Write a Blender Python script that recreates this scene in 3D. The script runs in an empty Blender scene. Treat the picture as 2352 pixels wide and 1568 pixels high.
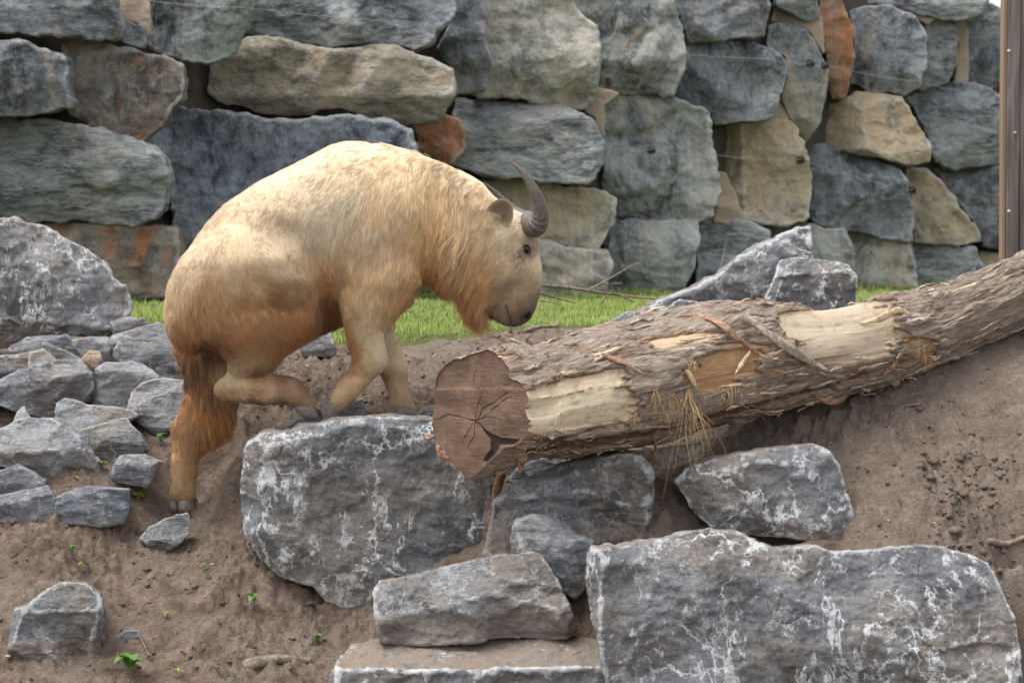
import bpy, math, random
import numpy as np
from mathutils import Vector

# ---------------------------------------------------------------- camera, sky, sun, exposure
FPX = 6600.0                                  # focal length in units of 1/2352 of the picture width
CAMZ = 0.85
PITCH = math.atan((784 - 450) / FPX)
scene = bpy.context.scene
cam_data = bpy.data.cameras.new('camera'); cam = bpy.data.objects.new('camera', cam_data)
scene.collection.objects.link(cam); scene.camera = cam
cam_data.sensor_width = 36.0; cam_data.lens = FPX / 2352 * 36
cam_data.clip_start = 0.1; cam_data.clip_end = 3000
cam.location = (0, 0, CAMZ); cam.rotation_euler = (math.pi / 2 - PITCH, 0, 0)
cam_data.dof.use_dof = True; cam_data.dof.focus_distance = 14.75; cam_data.dof.aperture_fstop = 4.0

SUN_EL, SUN_AZ = math.radians(68), math.radians(-100)      # high, from the left and a little from the front
world = bpy.data.worlds.new('World'); scene.world = world; world.use_nodes = True
wn = world.node_tree.nodes; wl = world.node_tree.links; wn.clear()
sky = wn.new('ShaderNodeTexSky'); sky.sky_type = 'NISHITA'; sky.sun_disc = False
sky.sun_elevation = SUN_EL; sky.sun_rotation = SUN_AZ; sky.air_density = 1.0; sky.dust_density = 3.0
hsv = wn.new('ShaderNodeHueSaturation'); hsv.inputs['Saturation'].default_value = 0.22   # overcast: nearly neutral
bg = wn.new('ShaderNodeBackground'); bg.inputs['Strength'].default_value = 0.15
wo = wn.new('ShaderNodeOutputWorld')
wl.new(sky.outputs[0], hsv.inputs['Color']); wl.new(hsv.outputs[0], bg.inputs['Color']); wl.new(bg.outputs[0], wo.inputs[0])
sd = bpy.data.lights.new('sun', 'SUN'); sd.energy = 1.15; sd.angle = math.radians(32); sd.color = (1.0, 0.965, 0.91)
sun = bpy.data.objects.new('sun', sd); scene.collection.objects.link(sun)
# direction from which light comes: azimuth measured from +Y (away from camera) towards +X
sdir = Vector((math.sin(SUN_AZ) * math.cos(SUN_EL), math.cos(SUN_AZ) * math.cos(SUN_EL), math.sin(SUN_EL)))
sun.rotation_euler = sdir.to_track_quat('Z', 'Y').to_euler(); sun.location = (0, 15, 12)
scene.view_settings.view_transform = 'Standard'; scene.view_settings.look = 'None'
scene.view_settings.exposure = 1.28; scene.view_settings.gamma = 1.0
scene.render.engine = 'CYCLES'

rng = np.random.default_rng(11)
random.seed(4)

# ---------------------------------------------------------------- helpers
_s, _c = math.sin(PITCH), math.cos(PITCH)
def P(px, py, Y):
    """the place in the world seen at (px, py) of the 2352 x 1568 picture at the distance Y"""
    px = np.asarray(px, float); py = np.asarray(py, float); Y = np.asarray(Y, float)
    dx = (px - 1176) / FPX; dy = (784 - py) / FPX
    t = Y / (_c + dy * _s)
    return np.stack(np.broadcast_arrays(dx * t, Y, CAMZ + (dy * _c - _s) * t), -1)

def _hash(i, j, k, seed):
    h = (i.astype(np.int64) * 374761393 + j.astype(np.int64) * 668265263 + k.astype(np.int64) * 2147483647 + seed * 974634777) & 0xffffffff
    h = ((h ^ (h >> 13)) * 1274126177) & 0xffffffff
    h = ((h ^ (h >> 16)) * 2246822519) & 0xffffffff
    return ((h ^ (h >> 15)) & 0xffffff) / float(0xffffff)

def vnoise(x, y, z, seed=0):
    x, y, z = np.broadcast_arrays(x, y, z)
    xi = np.floor(x).astype(np.int64); yi = np.floor(y).astype(np.int64); zi = np.floor(z).astype(np.int64)
    fx = x - xi; fy = y - yi; fz = z - zi
    fx = fx * fx * (3 - 2 * fx); fy = fy * fy * (3 - 2 * fy); fz = fz * fz * (3 - 2 * fz)
    def h(a, b, c): return _hash(xi + a, yi + b, zi + c, seed)
    x00 = h(0,0,0) * (1 - fx) + h(1,0,0) * fx; x10 = h(0,1,0) * (1 - fx) + h(1,1,0) * fx
    x01 = h(0,0,1) * (1 - fx) + h(1,0,1) * fx; x11 = h(0,1,1) * (1 - fx) + h(1,1,1) * fx
    a = x00 * (1 - fy) + x10 * fy; b = x01 * (1 - fy) + x11 * fy
    return (a * (1 - fz) + b * fz) * 2 - 1

def fbm(x, y, z, seed=0, octv=4, gain=0.5, ridged=False):
    v = 0; a = 1.0; t = 0
    for o in range(octv):
        n = vnoise(x, y, z, seed + o * 17)
        if ridged: n = 1 - 2 * np.abs(n)
        v = v + a * n; t += a; a *= gain
        x = x * 2.03 + 3.1; y = y * 2.03 + 1.7; z = z * 2.03 + 5.3
    return v / t

def worley(x, y, z, seed=0):
    x, y, z = np.broadcast_arrays(x, y, z)
    xi = np.floor(x).astype(np.int64); yi = np.floor(y).astype(np.int64); zi = np.floor(z).astype(np.int64)
    best = np.full(x.shape, 9.0); bid = np.zeros(x.shape)
    for a in (-1, 0, 1):
        for b in (-1, 0, 1):
            for c in (-1, 0, 1):
                ci, cj, ck = xi + a, yi + b, zi + c
                d = (ci + _hash(ci, cj, ck, seed) - x) ** 2 + (cj + _hash(ci, cj, ck, seed + 1) - y) ** 2 + (ck + _hash(ci, cj, ck, seed + 2) - z) ** 2
                m = d < best
                best = np.where(m, d, best); bid = np.where(m, _hash(ci, cj, ck, seed + 3), bid)
    return np.sqrt(best), bid

def tnoise(x, y, seed=0, rot=0.5):
    """value noise on triangles: flat facets meeting in creases"""
    c, s = math.cos(rot), math.sin(rot); x, y = x * c - y * s, x * s + y * c
    xi = np.floor(x).astype(np.int64); yi = np.floor(y).astype(np.int64); fx = x - xi; fy = y - yi; z = xi * 0
    a = _hash(xi, yi, z, seed); b = _hash(xi + 1, yi, z, seed); d = _hash(xi, yi + 1, z, seed); e = _hash(xi + 1, yi + 1, z, seed)
    return np.where(fx > fy, a * (1 - fx) + b * (fx - fy) + e * fy, a * (1 - fy) + d * (fy - fx) + e * fx) * 2 - 1

def smin(a, b, k):
    h = np.clip(0.5 + 0.5 * (b - a) / k, 0, 1)
    return b * (1 - h) + a * h - k * h * (1 - h)
def smax(a, b, k): return -smin(-a, -b, k)

def poly_sd(x, y, poly):
    """signed distance to a polygon, positive inside"""
    p = np.asarray(poly, float); q = np.roll(p, -1, 0)
    d2 = np.full(x.shape, 1e18); inside = np.zeros(x.shape, bool)
    for (ax, ay), (bx, by) in zip(p, q):
        ex, ey = bx - ax, by - ay
        wx, wy = x - ax, y - ay
        t = np.clip((wx * ex + wy * ey) / (ex * ex + ey * ey + 1e-9), 0, 1)
        d2 = np.minimum(d2, (wx - ex * t) ** 2 + (wy - ey * t) ** 2)
        c = (ay > y) != (by > y)
        xs = ax + (y - ay) / (by - ay if by != ay else 1e-9) * ex
        inside ^= c & (x < xs)
    d = np.sqrt(d2)
    return np.where(inside, d, -d)

def blur(F, r, axes=(0, 1, 2), n=2):
    for _ in range(n):
        for ax in axes:
            pad = [(0, 0)] * F.ndim; pad[ax] = (r + 1, r)
            c = np.cumsum(np.pad(F, pad, mode='edge'), axis=ax)
            L = F.shape[ax]; k = 2 * r + 1
            F = (np.take(c, range(k, k + L), ax) - np.take(c, range(0, L), ax)) / k
    return F

def surface_nets(F):
    """F > 0 inside; returns vertices in grid units and quads"""
    S = F > 0
    nx, ny, nz = F.shape
    corners = [(a, b, c) for a in (0, 1) for b in (0, 1) for c in (0, 1)]
    def sub(A, c): return A[c[0]:nx - 1 + c[0], c[1]:ny - 1 + c[1], c[2]:nz - 1 + c[2]]
    cnt = sum(sub(S, c).astype(np.int8) for c in corners)
    act = (cnt > 0) & (cnt < 8)
    idx = np.full(act.shape, -1, np.int64); ii = np.argwhere(act); idx[act] = np.arange(len(ii))
    vals = {c: F[ii[:, 0] + c[0], ii[:, 1] + c[1], ii[:, 2] + c[2]] for c in corners}
    acc = np.zeros((len(ii), 3)); num = np.zeros(len(ii))
    for c0 in corners:
        for ax in range(3):
            if c0[ax]: continue
            c1 = list(c0); c1[ax] = 1; c1 = tuple(c1)
            a, b = vals[c0], vals[c1]; m = (a > 0) != (b > 0)
            t = np.where(m, a / np.where(m, a - b, 1), 0)
            for k in range(3): acc[:, k] += np.where(m, c0[k] + (t if k == ax else 0), 0)
            num += m
    V = ii + acc / np.maximum(num, 1)[:, None]
    quads = []
    for ax in range(3):
        o1, o2 = [(1, 2), (2, 0), (0, 1)][ax]
        sl0 = [slice(1, -1)] * 3; sl1 = [slice(1, -1)] * 3
        sl0[ax] = slice(0, -1); sl1[ax] = slice(1, None)
        A, B = S[tuple(sl0)], S[tuple(sl1)]
        for flip, m in ((False, A & ~B), (True, ~A & B)):
            e = np.argwhere(m)
            if not len(e): continue
            e[:, o1] += 1; e[:, o2] += 1
            def cell(d1, d2):
                g = e.copy(); g[:, o1] += d1; g[:, o2] += d2
                return idx[g[:, 0], g[:, 1], g[:, 2]]
            q = np.stack([cell(-1, -1), cell(0, -1), cell(0, 0), cell(-1, 0)], 1)
            if flip: q = q[:, ::-1]
            quads.append(q)
    Q = np.concatenate(quads); Q = Q[(Q >= 0).all(1)]
    return V, Q

def trilin(F, V):
    s = np.array(F.shape) - 1.001
    v = np.clip(V, 0, s); i = v.astype(int); f = v - i
    r = 0
    for a in (0, 1):
        for b in (0, 1):
            for c in (0, 1):
                w = (f[:, 0] if a else 1 - f[:, 0]) * (f[:, 1] if b else 1 - f[:, 1]) * (f[:, 2] if c else 1 - f[:, 2])
                r = r + w * F[i[:, 0] + a, i[:, 1] + b, i[:, 2] + c]
    return r

def vnormals(V, Q):
    n = np.cross(V[Q[:, 2]] - V[Q[:, 0]], V[Q[:, 3 % Q.shape[1]]] - V[Q[:, 1]]) if Q.shape[1] == 4 else np.cross(V[Q[:, 1]] - V[Q[:, 0]], V[Q[:, 2]] - V[Q[:, 0]])
    N = np.zeros_like(V)
    for k in range(Q.shape[1]):
        for d in range(3): N[:, d] += np.bincount(Q[:, k], n[:, d], len(V))
    return N / (np.linalg.norm(N, axis=1, keepdims=True) + 1e-12)

def link_mesh(name, V, faces, mat=None, parent=None, smooth=True, origin=None, attrs=None, mats=None):
    V = np.asarray(V, float)
    if origin is None: origin = (0, 0, 0) if parent is None else parent.get('_o', (0, 0, 0))
    origin = np.array(origin, float)
    me = bpy.data.meshes.new(name)
    if isinstance(faces, np.ndarray):
        k = faces.shape[1]; n = len(faces)
        me.vertices.add(len(V)); me.vertices.foreach_set('co', (V - origin).astype(np.float32).ravel())
        me.loops.add(n * k); me.loops.foreach_set('vertex_index', faces.astype(np.int32).ravel())
        me.polygons.add(n); me.polygons.foreach_set('loop_start', (np.arange(n) * k).astype(np.int32))
        me.update(calc_edges=True); me.validate()
    else:
        me.from_pydata([tuple(v) for v in (V - origin)], [], faces); me.update()
    if smooth: me.polygons.foreach_set('use_smooth', np.ones(len(me.polygons), bool))
    if attrs:
        for an, arr in attrs.items():
            arr = np.asarray(arr)
            if arr.ndim == 1:
                a = me.attributes.new(an, 'FLOAT', 'POINT'); a.data.foreach_set('value', arr.astype(np.float32))
            else:
                a = me.attributes.new(an, 'FLOAT_COLOR', 'POINT')
                c = np.ones((len(arr), 4), np.float32); c[:, :3] = arr; a.data.foreach_set('color', c.ravel())
    if mat: me.materials.append(mat)
    o = bpy.data.objects.new(name, me); scene.collection.objects.link(o)
    if parent is not None:
        o.parent = parent; po = np.array(parent.get('_o', (0, 0, 0)), float)
        o.location = tuple(origin - po)
    else: o.location = tuple(origin)
    o['_o'] = [float(v) for v in origin]
    return o

def tag(o, label=None, cat=None, group=None, kind=None):
    if label: o['label'] = label
    if cat: o['category'] = cat
    if group: o['group'] = group
    if kind: o['kind'] = kind
    return o

def empty(name, loc):
    o = bpy.data.objects.new(name, None); scene.collection.objects.link(o)
    o.location = tuple(float(v) for v in loc); o['_o'] = [float(v) for v in loc]; o.empty_display_size = 0.1
    return o

def tube(pts, rad, seg=8, cap=True, flat=1.0):
    """swept tube through world points; returns verts, quads/tris list"""
    pts = np.asarray(pts, float); rad = np.broadcast_to(np.asarray(rad, float), (len(pts),))
    T = np.gradient(pts, axis=0); T /= np.linalg.norm(T, axis=1, keepdims=True) + 1e-12
    up = np.array([0, 0, 1.0]) if abs(T[0, 2]) < 0.9 else np.array([0, 1.0, 0])
    V = []; n = np.cross(T[0], up); n /= np.linalg.norm(n)
    a = np.linspace(0, 2 * np.pi, seg, endpoint=False)
    for i in range(len(pts)):
        n = n - T[i] * (n @ T[i]); n /= np.linalg.norm(n) + 1e-12
        b = np.cross(T[i], n)
        V.append(pts[i] + rad[i] * (np.cos(a)[:, None] * n + flat * np.sin(a)[:, None] * b))
    V = np.concatenate(V); F = []
    for i in range(len(pts) - 1):
        for j in range(seg):
            k = (j + 1) % seg
            F.append((i * seg + j, i * seg + k, (i + 1) * seg + k, (i + 1) * seg + j))
    if cap:
        F.append(tuple(range(seg))[::-1]); F.append(tuple(range((len(pts) - 1) * seg, len(pts) * seg)))
    return V, F

def spline(pts, n):
    """Catmull-Rom through the points"""
    p = np.asarray(pts, float); p = np.vstack([2 * p[0] - p[1], p, 2 * p[-1] - p[-2]])
    t = np.linspace(0, len(p) - 3 - 1e-6, n); i = t.astype(int); f = (t - i)[:, None]
    a, b, c, d = p[i], p[i + 1], p[i + 2], p[i + 3]
    return 0.5 * (2 * b + (c - a) * f + (2 * a - 5 * b + 4 * c - d) * f ** 2 + (3 * b - a - 3 * c + d) * f ** 3)

def lin(r, g, b):
    c = np.array([r, g, b], float) / 255
    return np.where(c <= 0.04045, c / 12.92, ((c + 0.055) / 1.055) ** 2.4)
def L4(r, g, b): return tuple(lin(r, g, b)) + (1.0,)

# ---------------------------------------------------------------- node helpers
class NT:
    def __init__(s, name):
        s.m = bpy.data.materials.new(name); s.m.use_nodes = True; s.t = s.m.node_tree; s.t.nodes.clear()
        s.out = s.t.nodes.new('ShaderNodeOutputMaterial'); s.b = s.t.nodes.new('ShaderNodeBsdfPrincipled')
        s.t.links.new(s.b.outputs[0], s.out.inputs[0])
    def n(s, ty, ins=None, **props):
        nd = s.t.nodes.new(ty)
        for k, v in props.items(): setattr(nd, k, v)
        for k, v in (ins or {}).items():
            if isinstance(v, bpy.types.NodeSocket): s.t.links.new(v, nd.inputs[k])
            else: nd.inputs[k].default_value = v
        return nd
    def set(s, k, v):
        if isinstance(v, bpy.types.NodeSocket): s.t.links.new(v, s.b.inputs[k])
        else: s.b.inputs[k].default_value = v
    def noise(s, vec, scale, detail=4, rough=0.55, dist=0.0, col=False):
        nd = s.n('ShaderNodeTexNoise', {'Vector': vec, 'Scale': scale, 'Detail': detail, 'Roughness': rough, 'Distortion': dist})
        return nd.outputs['Color' if col else 'Fac']
    def ramp(s, fac, stops, interp='LINEAR'):
        nd = s.n('ShaderNodeValToRGB', {'Fac': fac}); nd.color_ramp.interpolation = interp
        el = nd.color_ramp.elements
        while len(el) < len(stops): el.new(0.5)
        for e, (p, c) in zip(el, stops):
            e.position = p; e.color = c if len(c) == 4 else tuple(c) + (1,)
        return nd.outputs['Color']
    def step(s, fac, a, b):
        return s.n('ShaderNodeMapRange', {'Value': fac, 'From Min': a, 'From Max': b}, interpolation_type='SMOOTHSTEP').outputs[0]
    def math(s, op, a, b=0.0, c=0.0):
        nd = s.t.nodes.new('ShaderNodeMath'); nd.operation = op
        for i, v in enumerate((a, b, c)):
            if isinstance(v, bpy.types.NodeSocket): s.t.links.new(v, nd.inputs[i])
            else: nd.inputs[i].default_value = v
        return nd.outputs[0]
    def mix(s, fac, a, b, mode='MIX'):
        nd = s.t.nodes.new('ShaderNodeMix'); nd.data_type = 'RGBA'; nd.blend_type = mode
        for k, v in ((0, fac), (6, a), (7, b)):
            if isinstance(v, bpy.types.NodeSocket): s.t.links.new(v, nd.inputs[k])
            else: nd.inputs[k].default_value = v if k == 0 else (tuple(v) if len(v) == 4 else tuple(v) + (1,))
        return nd.outputs[2]
    def attr(s, name, out='Fac'): return s.n('ShaderNodeAttribute', attribute_name=name).outputs[out]
    def bump(s, h, strength=0.5, dist=0.01, normal=None):
        ins = {'Height': h, 'Strength': strength, 'Distance': dist}
        if normal is not None: ins['Normal'] = normal
        return s.n('ShaderNodeBump', ins).outputs[0]

def objvec(t, rot=(0, 0, 0), scale=(1, 1, 1)):
    tc = t.n('ShaderNodeTexCoord').outputs['Object']
    rnd = t.n('ShaderNodeObjectInfo').outputs['Random']
    off = t.n('ShaderNodeVectorMath', {0: tc, 1: t.n('ShaderNodeVectorMath', {0: t.n('ShaderNodeCombineXYZ', {0: rnd, 1: rnd, 2: rnd}).outputs[0], 1: (57.0, 31.0, 83.0)}, operation='MULTIPLY').outputs[0]}, operation='ADD').outputs[0]
    return t.n('ShaderNodeMapping', {'Vector': off, 'Rotation': rot, 'Scale': scale}).outputs[0]

def rock_material(name, dark, mid, light, vein=0.5, veincol=(0.76, 0.77, 0.78), rust=0.0, rustcol=(0.33, 0.13, 0.045), tan=0.0, tancol=(0.34, 0.28, 0.20),
                  rot=0.0, stretch=2.2, dirt=0.6, edgew=0.6, scale=1.0, veinscale=1.0, splash=0.0, bump=0.9, warm=0.7):
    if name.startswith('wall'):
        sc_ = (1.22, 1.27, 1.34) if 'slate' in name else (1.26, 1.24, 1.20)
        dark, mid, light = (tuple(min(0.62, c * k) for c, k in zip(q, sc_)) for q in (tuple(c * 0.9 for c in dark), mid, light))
    t = NT(name)
    v = objvec(t, (0, 0, 0)); vr = objvec(t, (0, rot, 0), (1, 1, stretch)) ; vs = objvec(t, (0, rot, 0), (1, 1, stretch * 2.2))
    n1 = t.noise(vr, 2.9 * scale, 8, 0.70, 0.6)
    col = t.ramp(n1, [(0.36, dark), (0.5, mid), (0.65, light)] if not name.startswith('wall') else [(0.39, dark), (0.5, mid), (0.61, light)])
    n2 = t.noise(vs, 7 * scale, 6, 0.7, 0.8)
    col = t.mix(t.math('MULTIPLY', t.step(n2, 0.46, 0.58), 0.7), col, t.mix(0.75, mid, light))
    n3 = t.noise(v, 60, 5, 0.7)
    col = t.mix(0.55, col, t.ramp(n3, [(0.25, (0.42, 0.42, 0.42)), (0.75, (1.55, 1.55, 1.55))]), 'MULTIPLY')
    if tan > 0:
        m = t.math('MULTIPLY', t.step(t.noise(vr, 1.7 * scale, 6, 0.6, 1.2), 0.60 - 0.25 * tan, 0.74 - 0.2 * tan), 0.7)
        col = t.mix(m, col, t.mix(t.noise(vs, 9, 5, 0.7), tancol, tuple(min(1, c * 1.6) for c in tancol)))
    if rust > 0:
        m = t.math('MULTIPLY', t.step(t.noise(vr, 2.1 * scale, 7, 0.68, 1.5), 0.66 - 0.26 * rust, 0.82 - 0.2 * rust), 0.72)
        col = t.mix(m, col, t.mix(n2, rustcol, tuple(min(1, c * 1.7) for c in rustcol)))
    col = t.mix(t.math('MULTIPLY', t.step(t.noise(v, 1.6, 4, 0.6), 0.44, 0.60), warm if not name.startswith('wall') else 0.3), col, t.mix(1.0, col, (1.16, 0.98, 0.80), 'MULTIPLY'))
    # lacy white veins: thin bands where a warped noise crosses its middle, broken up by a second one
    vv_ = objvec(t, (0, 0.25 - rot, 0), (1.2, 1.2, 0.75) if rot < 0.8 else (1, 1, 0.25))
    w = t.noise(vv_, 2.6 * veinscale, 8, 0.66, 0.5)
    ridge = t.math('ABSOLUTE', t.math('SUBTRACT', w, 0.5))
    brk = t.step(t.noise(v, 5.0, 6, 0.72), 0.46, 0.60)
    wv = t.n('ShaderNodeVectorMath', {0: vv_, 1: t.n('ShaderNodeVectorMath', {0: t.noise(v, 3.5, 6, 0.65, 0.0, True), 'Scale': 0.55}, operation='SCALE').outputs[0]}, operation='ADD').outputs[0]
    vor = t.n('ShaderNodeTexVoronoi', {'Vector': wv, 'Scale': 2.3 * veinscale}, feature='DISTANCE_TO_EDGE').outputs['Distance']
    net = t.math('MULTIPLY', t.math('SUBTRACT', 1.0, t.step(t.math('SUBTRACT', vor, t.math('MULTIPLY', t.math('SUBTRACT', t.noise(v, 19, 6, 0.8), 0.5), 0.10)), 0.004, 0.022)), t.step(t.noise(v, 1.7, 3, 0.5), 0.44, 0.56))
    thin = t.math('MAXIMUM', t.math('MULTIPLY', t.math('SUBTRACT', 1.0, t.step(ridge, 0.004, 0.020)), brk), net)
    blot = t.math('MULTIPLY', t.step(t.noise(vv_, 8.5 * veinscale, 10, 0.76, 0.2), 0.555, 0.60), t.step(t.noise(v, 2.4, 4, 0.6), 0.41, 0.53))
    vm = t.math('MULTIPLY', t.math('MAXIMUM', thin, t.math('MULTIPLY', blot, 0.95)), vein)
    crk = t.math('SUBTRACT', 1.0, t.step(t.math('ABSOLUTE', t.math('SUBTRACT', t.noise(vr, 1.1 * scale, 3, 0.5, 0.2), 0.5)), 0.0, 0.006))
    crk = t.math('MULTIPLY', crk, t.step(t.noise(v, 2.9, 3, 0.5), 0.46, 0.56))
    edge = t.attr('edge')
    em = t.math('MULTIPLY', t.step(t.math('ADD', edge, t.math('MULTIPLY', t.math('SUBTRACT', t.noise(v, 11, 8, 0.78), 0.5), 2.2)), 0.25, 0.60), edgew)
    col = t.mix(t.math('MAXIMUM', vm, em), col, t.mix(n3, veincol, tuple(c * 0.75 for c in veincol)))
    # soil lying in hollows and on the upward faces
    nz = t.n('ShaderNodeSeparateXYZ', {0: t.n('ShaderNodeNewGeometry').outputs['Normal']}).outputs[2]
    top = t.step(t.math('ADD', nz, t.math('MULTIPLY', t.math('SUBTRACT', t.noise(v, 9, 5, 0.65), 0.5), 0.8)), 0.72, 0.98)
    cav = t.step(t.math('MULTIPLY', edge, -1.0), 0.05, 0.5)
    low = t.attr('low')
    lm = t.step(t.math('ADD', low, t.math('MULTIPLY', t.math('SUBTRACT', t.noise(v, 7, 6, 0.7), 0.5), 1.1)), 0.35, 0.95)
    dm = t.math('MULTIPLY', t.math('MAXIMUM', t.math('MAXIMUM', top, t.math('MULTIPLY', cav, 0.5)), t.math('MULTIPLY', lm, 0.6)), dirt)
    sp = t.step(t.math('ADD', low, t.math('MULTIPLY', t.math('SUBTRACT', t.noise(v, 3.5, 7, 0.7), 0.5), 0.7)), 0.12, 0.22)
    if splash: dm = t.math('MAXIMUM', dm, t.math('MULTIPLY', sp, splash))
    col = t.mix(dm, col, t.mix(n3, (0.18, 0.142, 0.115), (0.38, 0.305, 0.245)))
    t.set('Base Color', col); t.set('Roughness', 0.85); t.set('Specular IOR Level', 0.25)
    h = t.math('ADD', t.math('ADD', t.math('MULTIPLY', n2, 0.45), t.math('SUBTRACT', t.math('MULTIPLY', t.noise(vr, 13, 9, 0.74), 1.1), t.math('MULTIPLY', crk, 0.25))), t.math('MULTIPLY', n3, 0.14))
    t.set('Normal', t.bump(h, bump, 0.05 if not name.startswith('wall') else 0.065))
    return t.m

SLATE = dict(dark=(0.10, 0.105, 0.113), mid=(0.175, 0.182, 0.192), light=(0.27, 0.277, 0.285))
WSLATE = dict(dark=(0.08, 0.09, 0.10), mid=(0.20, 0.214, 0.228), light=(0.40, 0.41, 0.405))
M = {}
M['front'] = rock_material('grey_limestone', **SLATE, vein=1.0, dirt=0.6, edgew=0.7, stretch=0.9, veinscale=0.8)
M['front_sand'] = rock_material('grey_limestone_sandy', **SLATE, vein=0.8, dirt=1.0, edgew=0.9, stretch=1.2)
M['front_low'] = rock_material('grey_limestone_soiled', **SLATE, vein=0.4, dirt=0.9, edgew=0.6, stretch=1.3, splash=0.62, bump=1.0)
M['pile'] = rock_material('pale_grey_limestone', dark=(0.14, 0.147, 0.158), mid=(0.245, 0.253, 0.265), light=(0.38, 0.385, 0.39), vein=0.3, dirt=0.35, edgew=0.4, stretch=2.0, rot=0.5)
M['pile_dark'] = rock_material('blue_grey_limestone', dark=(0.085, 0.094, 0.11), mid=(0.165, 0.177, 0.20), light=(0.28, 0.29, 0.31), vein=0.35, dirt=0.3, edgew=0.35, stretch=2.2, rot=-0.4)
M['streak'] = rock_material('white_streaked_limestone', **SLATE, vein=1.0, dirt=0.45, edgew=0.5, stretch=0.45, rot=0.95, veinscale=1.6)
M['white'] = rock_material('whitish_stone', dark=(0.25, 0.25, 0.25), mid=(0.38, 0.38, 0.37), light=(0.5, 0.5, 0.48), vein=0.2, dirt=0.3, edgew=0.3)
M['tan'] = rock_material('tan_stone', dark=(0.22, 0.17, 0.13), mid=(0.32, 0.26, 0.20), light=(0.42, 0.35, 0.28), vein=0.1, dirt=0.3, edgew=0.3)
M['band'] = rock_material('banded_stone', dark=(0.09, 0.095, 0.10), mid=(0.20, 0.205, 0.21), light=(0.36, 0.36, 0.36), vein=0.4, rust=0.45, rustcol=(0.22, 0.13, 0.08), dirt=0.3, rot=0.6, stretch=3.5)
M['w_grey'] = rock_material('wall_grey_slate', **WSLATE, vein=0.15, rust=0.16, dirt=0.25, edgew=0.25, stretch=1.6, rot=0.3)
M['w_vert'] = rock_material('wall_streaked_slate', dark=(0.075, 0.082, 0.085), mid=(0.20, 0.21, 0.205), light=(0.38, 0.38, 0.345), vein=0.15, tan=0.25, dirt=0.2, edgew=0.25, stretch=0.3, rot=0.12)
M['w_dark'] = rock_material('wall_dark_slate', dark=(0.05, 0.054, 0.06), mid=(0.12, 0.127, 0.135), light=(0.25, 0.255, 0.26), vein=0.2, tan=0.12, dirt=0.2, edgew=0.3, stretch=0.5, rot=0.4)
M['w_green'] = rock_material('wall_pale_green_slate', dark=(0.11, 0.12, 0.125), mid=(0.23, 0.245, 0.24), light=(0.42, 0.425, 0.395), vein=0.2, rust=0.12, dirt=0.3, edgew=0.3, stretch=2.4, rot=0.35)
M['w_olive'] = rock_material('wall_olive_stone', dark=(0.12, 0.115, 0.095), mid=(0.24, 0.225, 0.185), light=(0.36, 0.33, 0.26), vein=0.1, tan=0.4, dirt=0.3, edgew=0.35, stretch=1.6, rot=-0.4)
M['w_gold'] = rock_material('wall_golden_stone', dark=(0.13, 0.13, 0.12), mid=(0.30, 0.28, 0.235), light=(0.52, 0.46, 0.35), vein=0.1, tan=0.85, tancol=(0.40, 0.31, 0.20), dirt=0.2, edgew=0.35, stretch=0.6, rot=-0.5)
M['w_pale'] = rock_material('wall_pale_stone', dark=(0.16, 0.165, 0.155), mid=(0.31, 0.31, 0.28), light=(0.47, 0.455, 0.40), vein=0.1, tan=0.4, dirt=0.2, edgew=0.3, stretch=0.4, rot=0.1)
M['w_rust'] = rock_material('wall_rusty_stone', dark=(0.07, 0.07, 0.07), mid=(0.16, 0.15, 0.14), light=(0.28, 0.26, 0.22), vein=0.1, rust=0.8, dirt=0.2, edgew=0.3, stretch=0.5, rot=0.1)
M['w_orange'] = rock_material('wall_orange_stone', dark=(0.13, 0.09, 0.07), mid=(0.26, 0.17, 0.12), light=(0.34, 0.28, 0.22), vein=0.05, rust=1.1, rustcol=(0.36, 0.13, 0.05), dirt=0.15, edgew=0.25, stretch=0.3)

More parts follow.
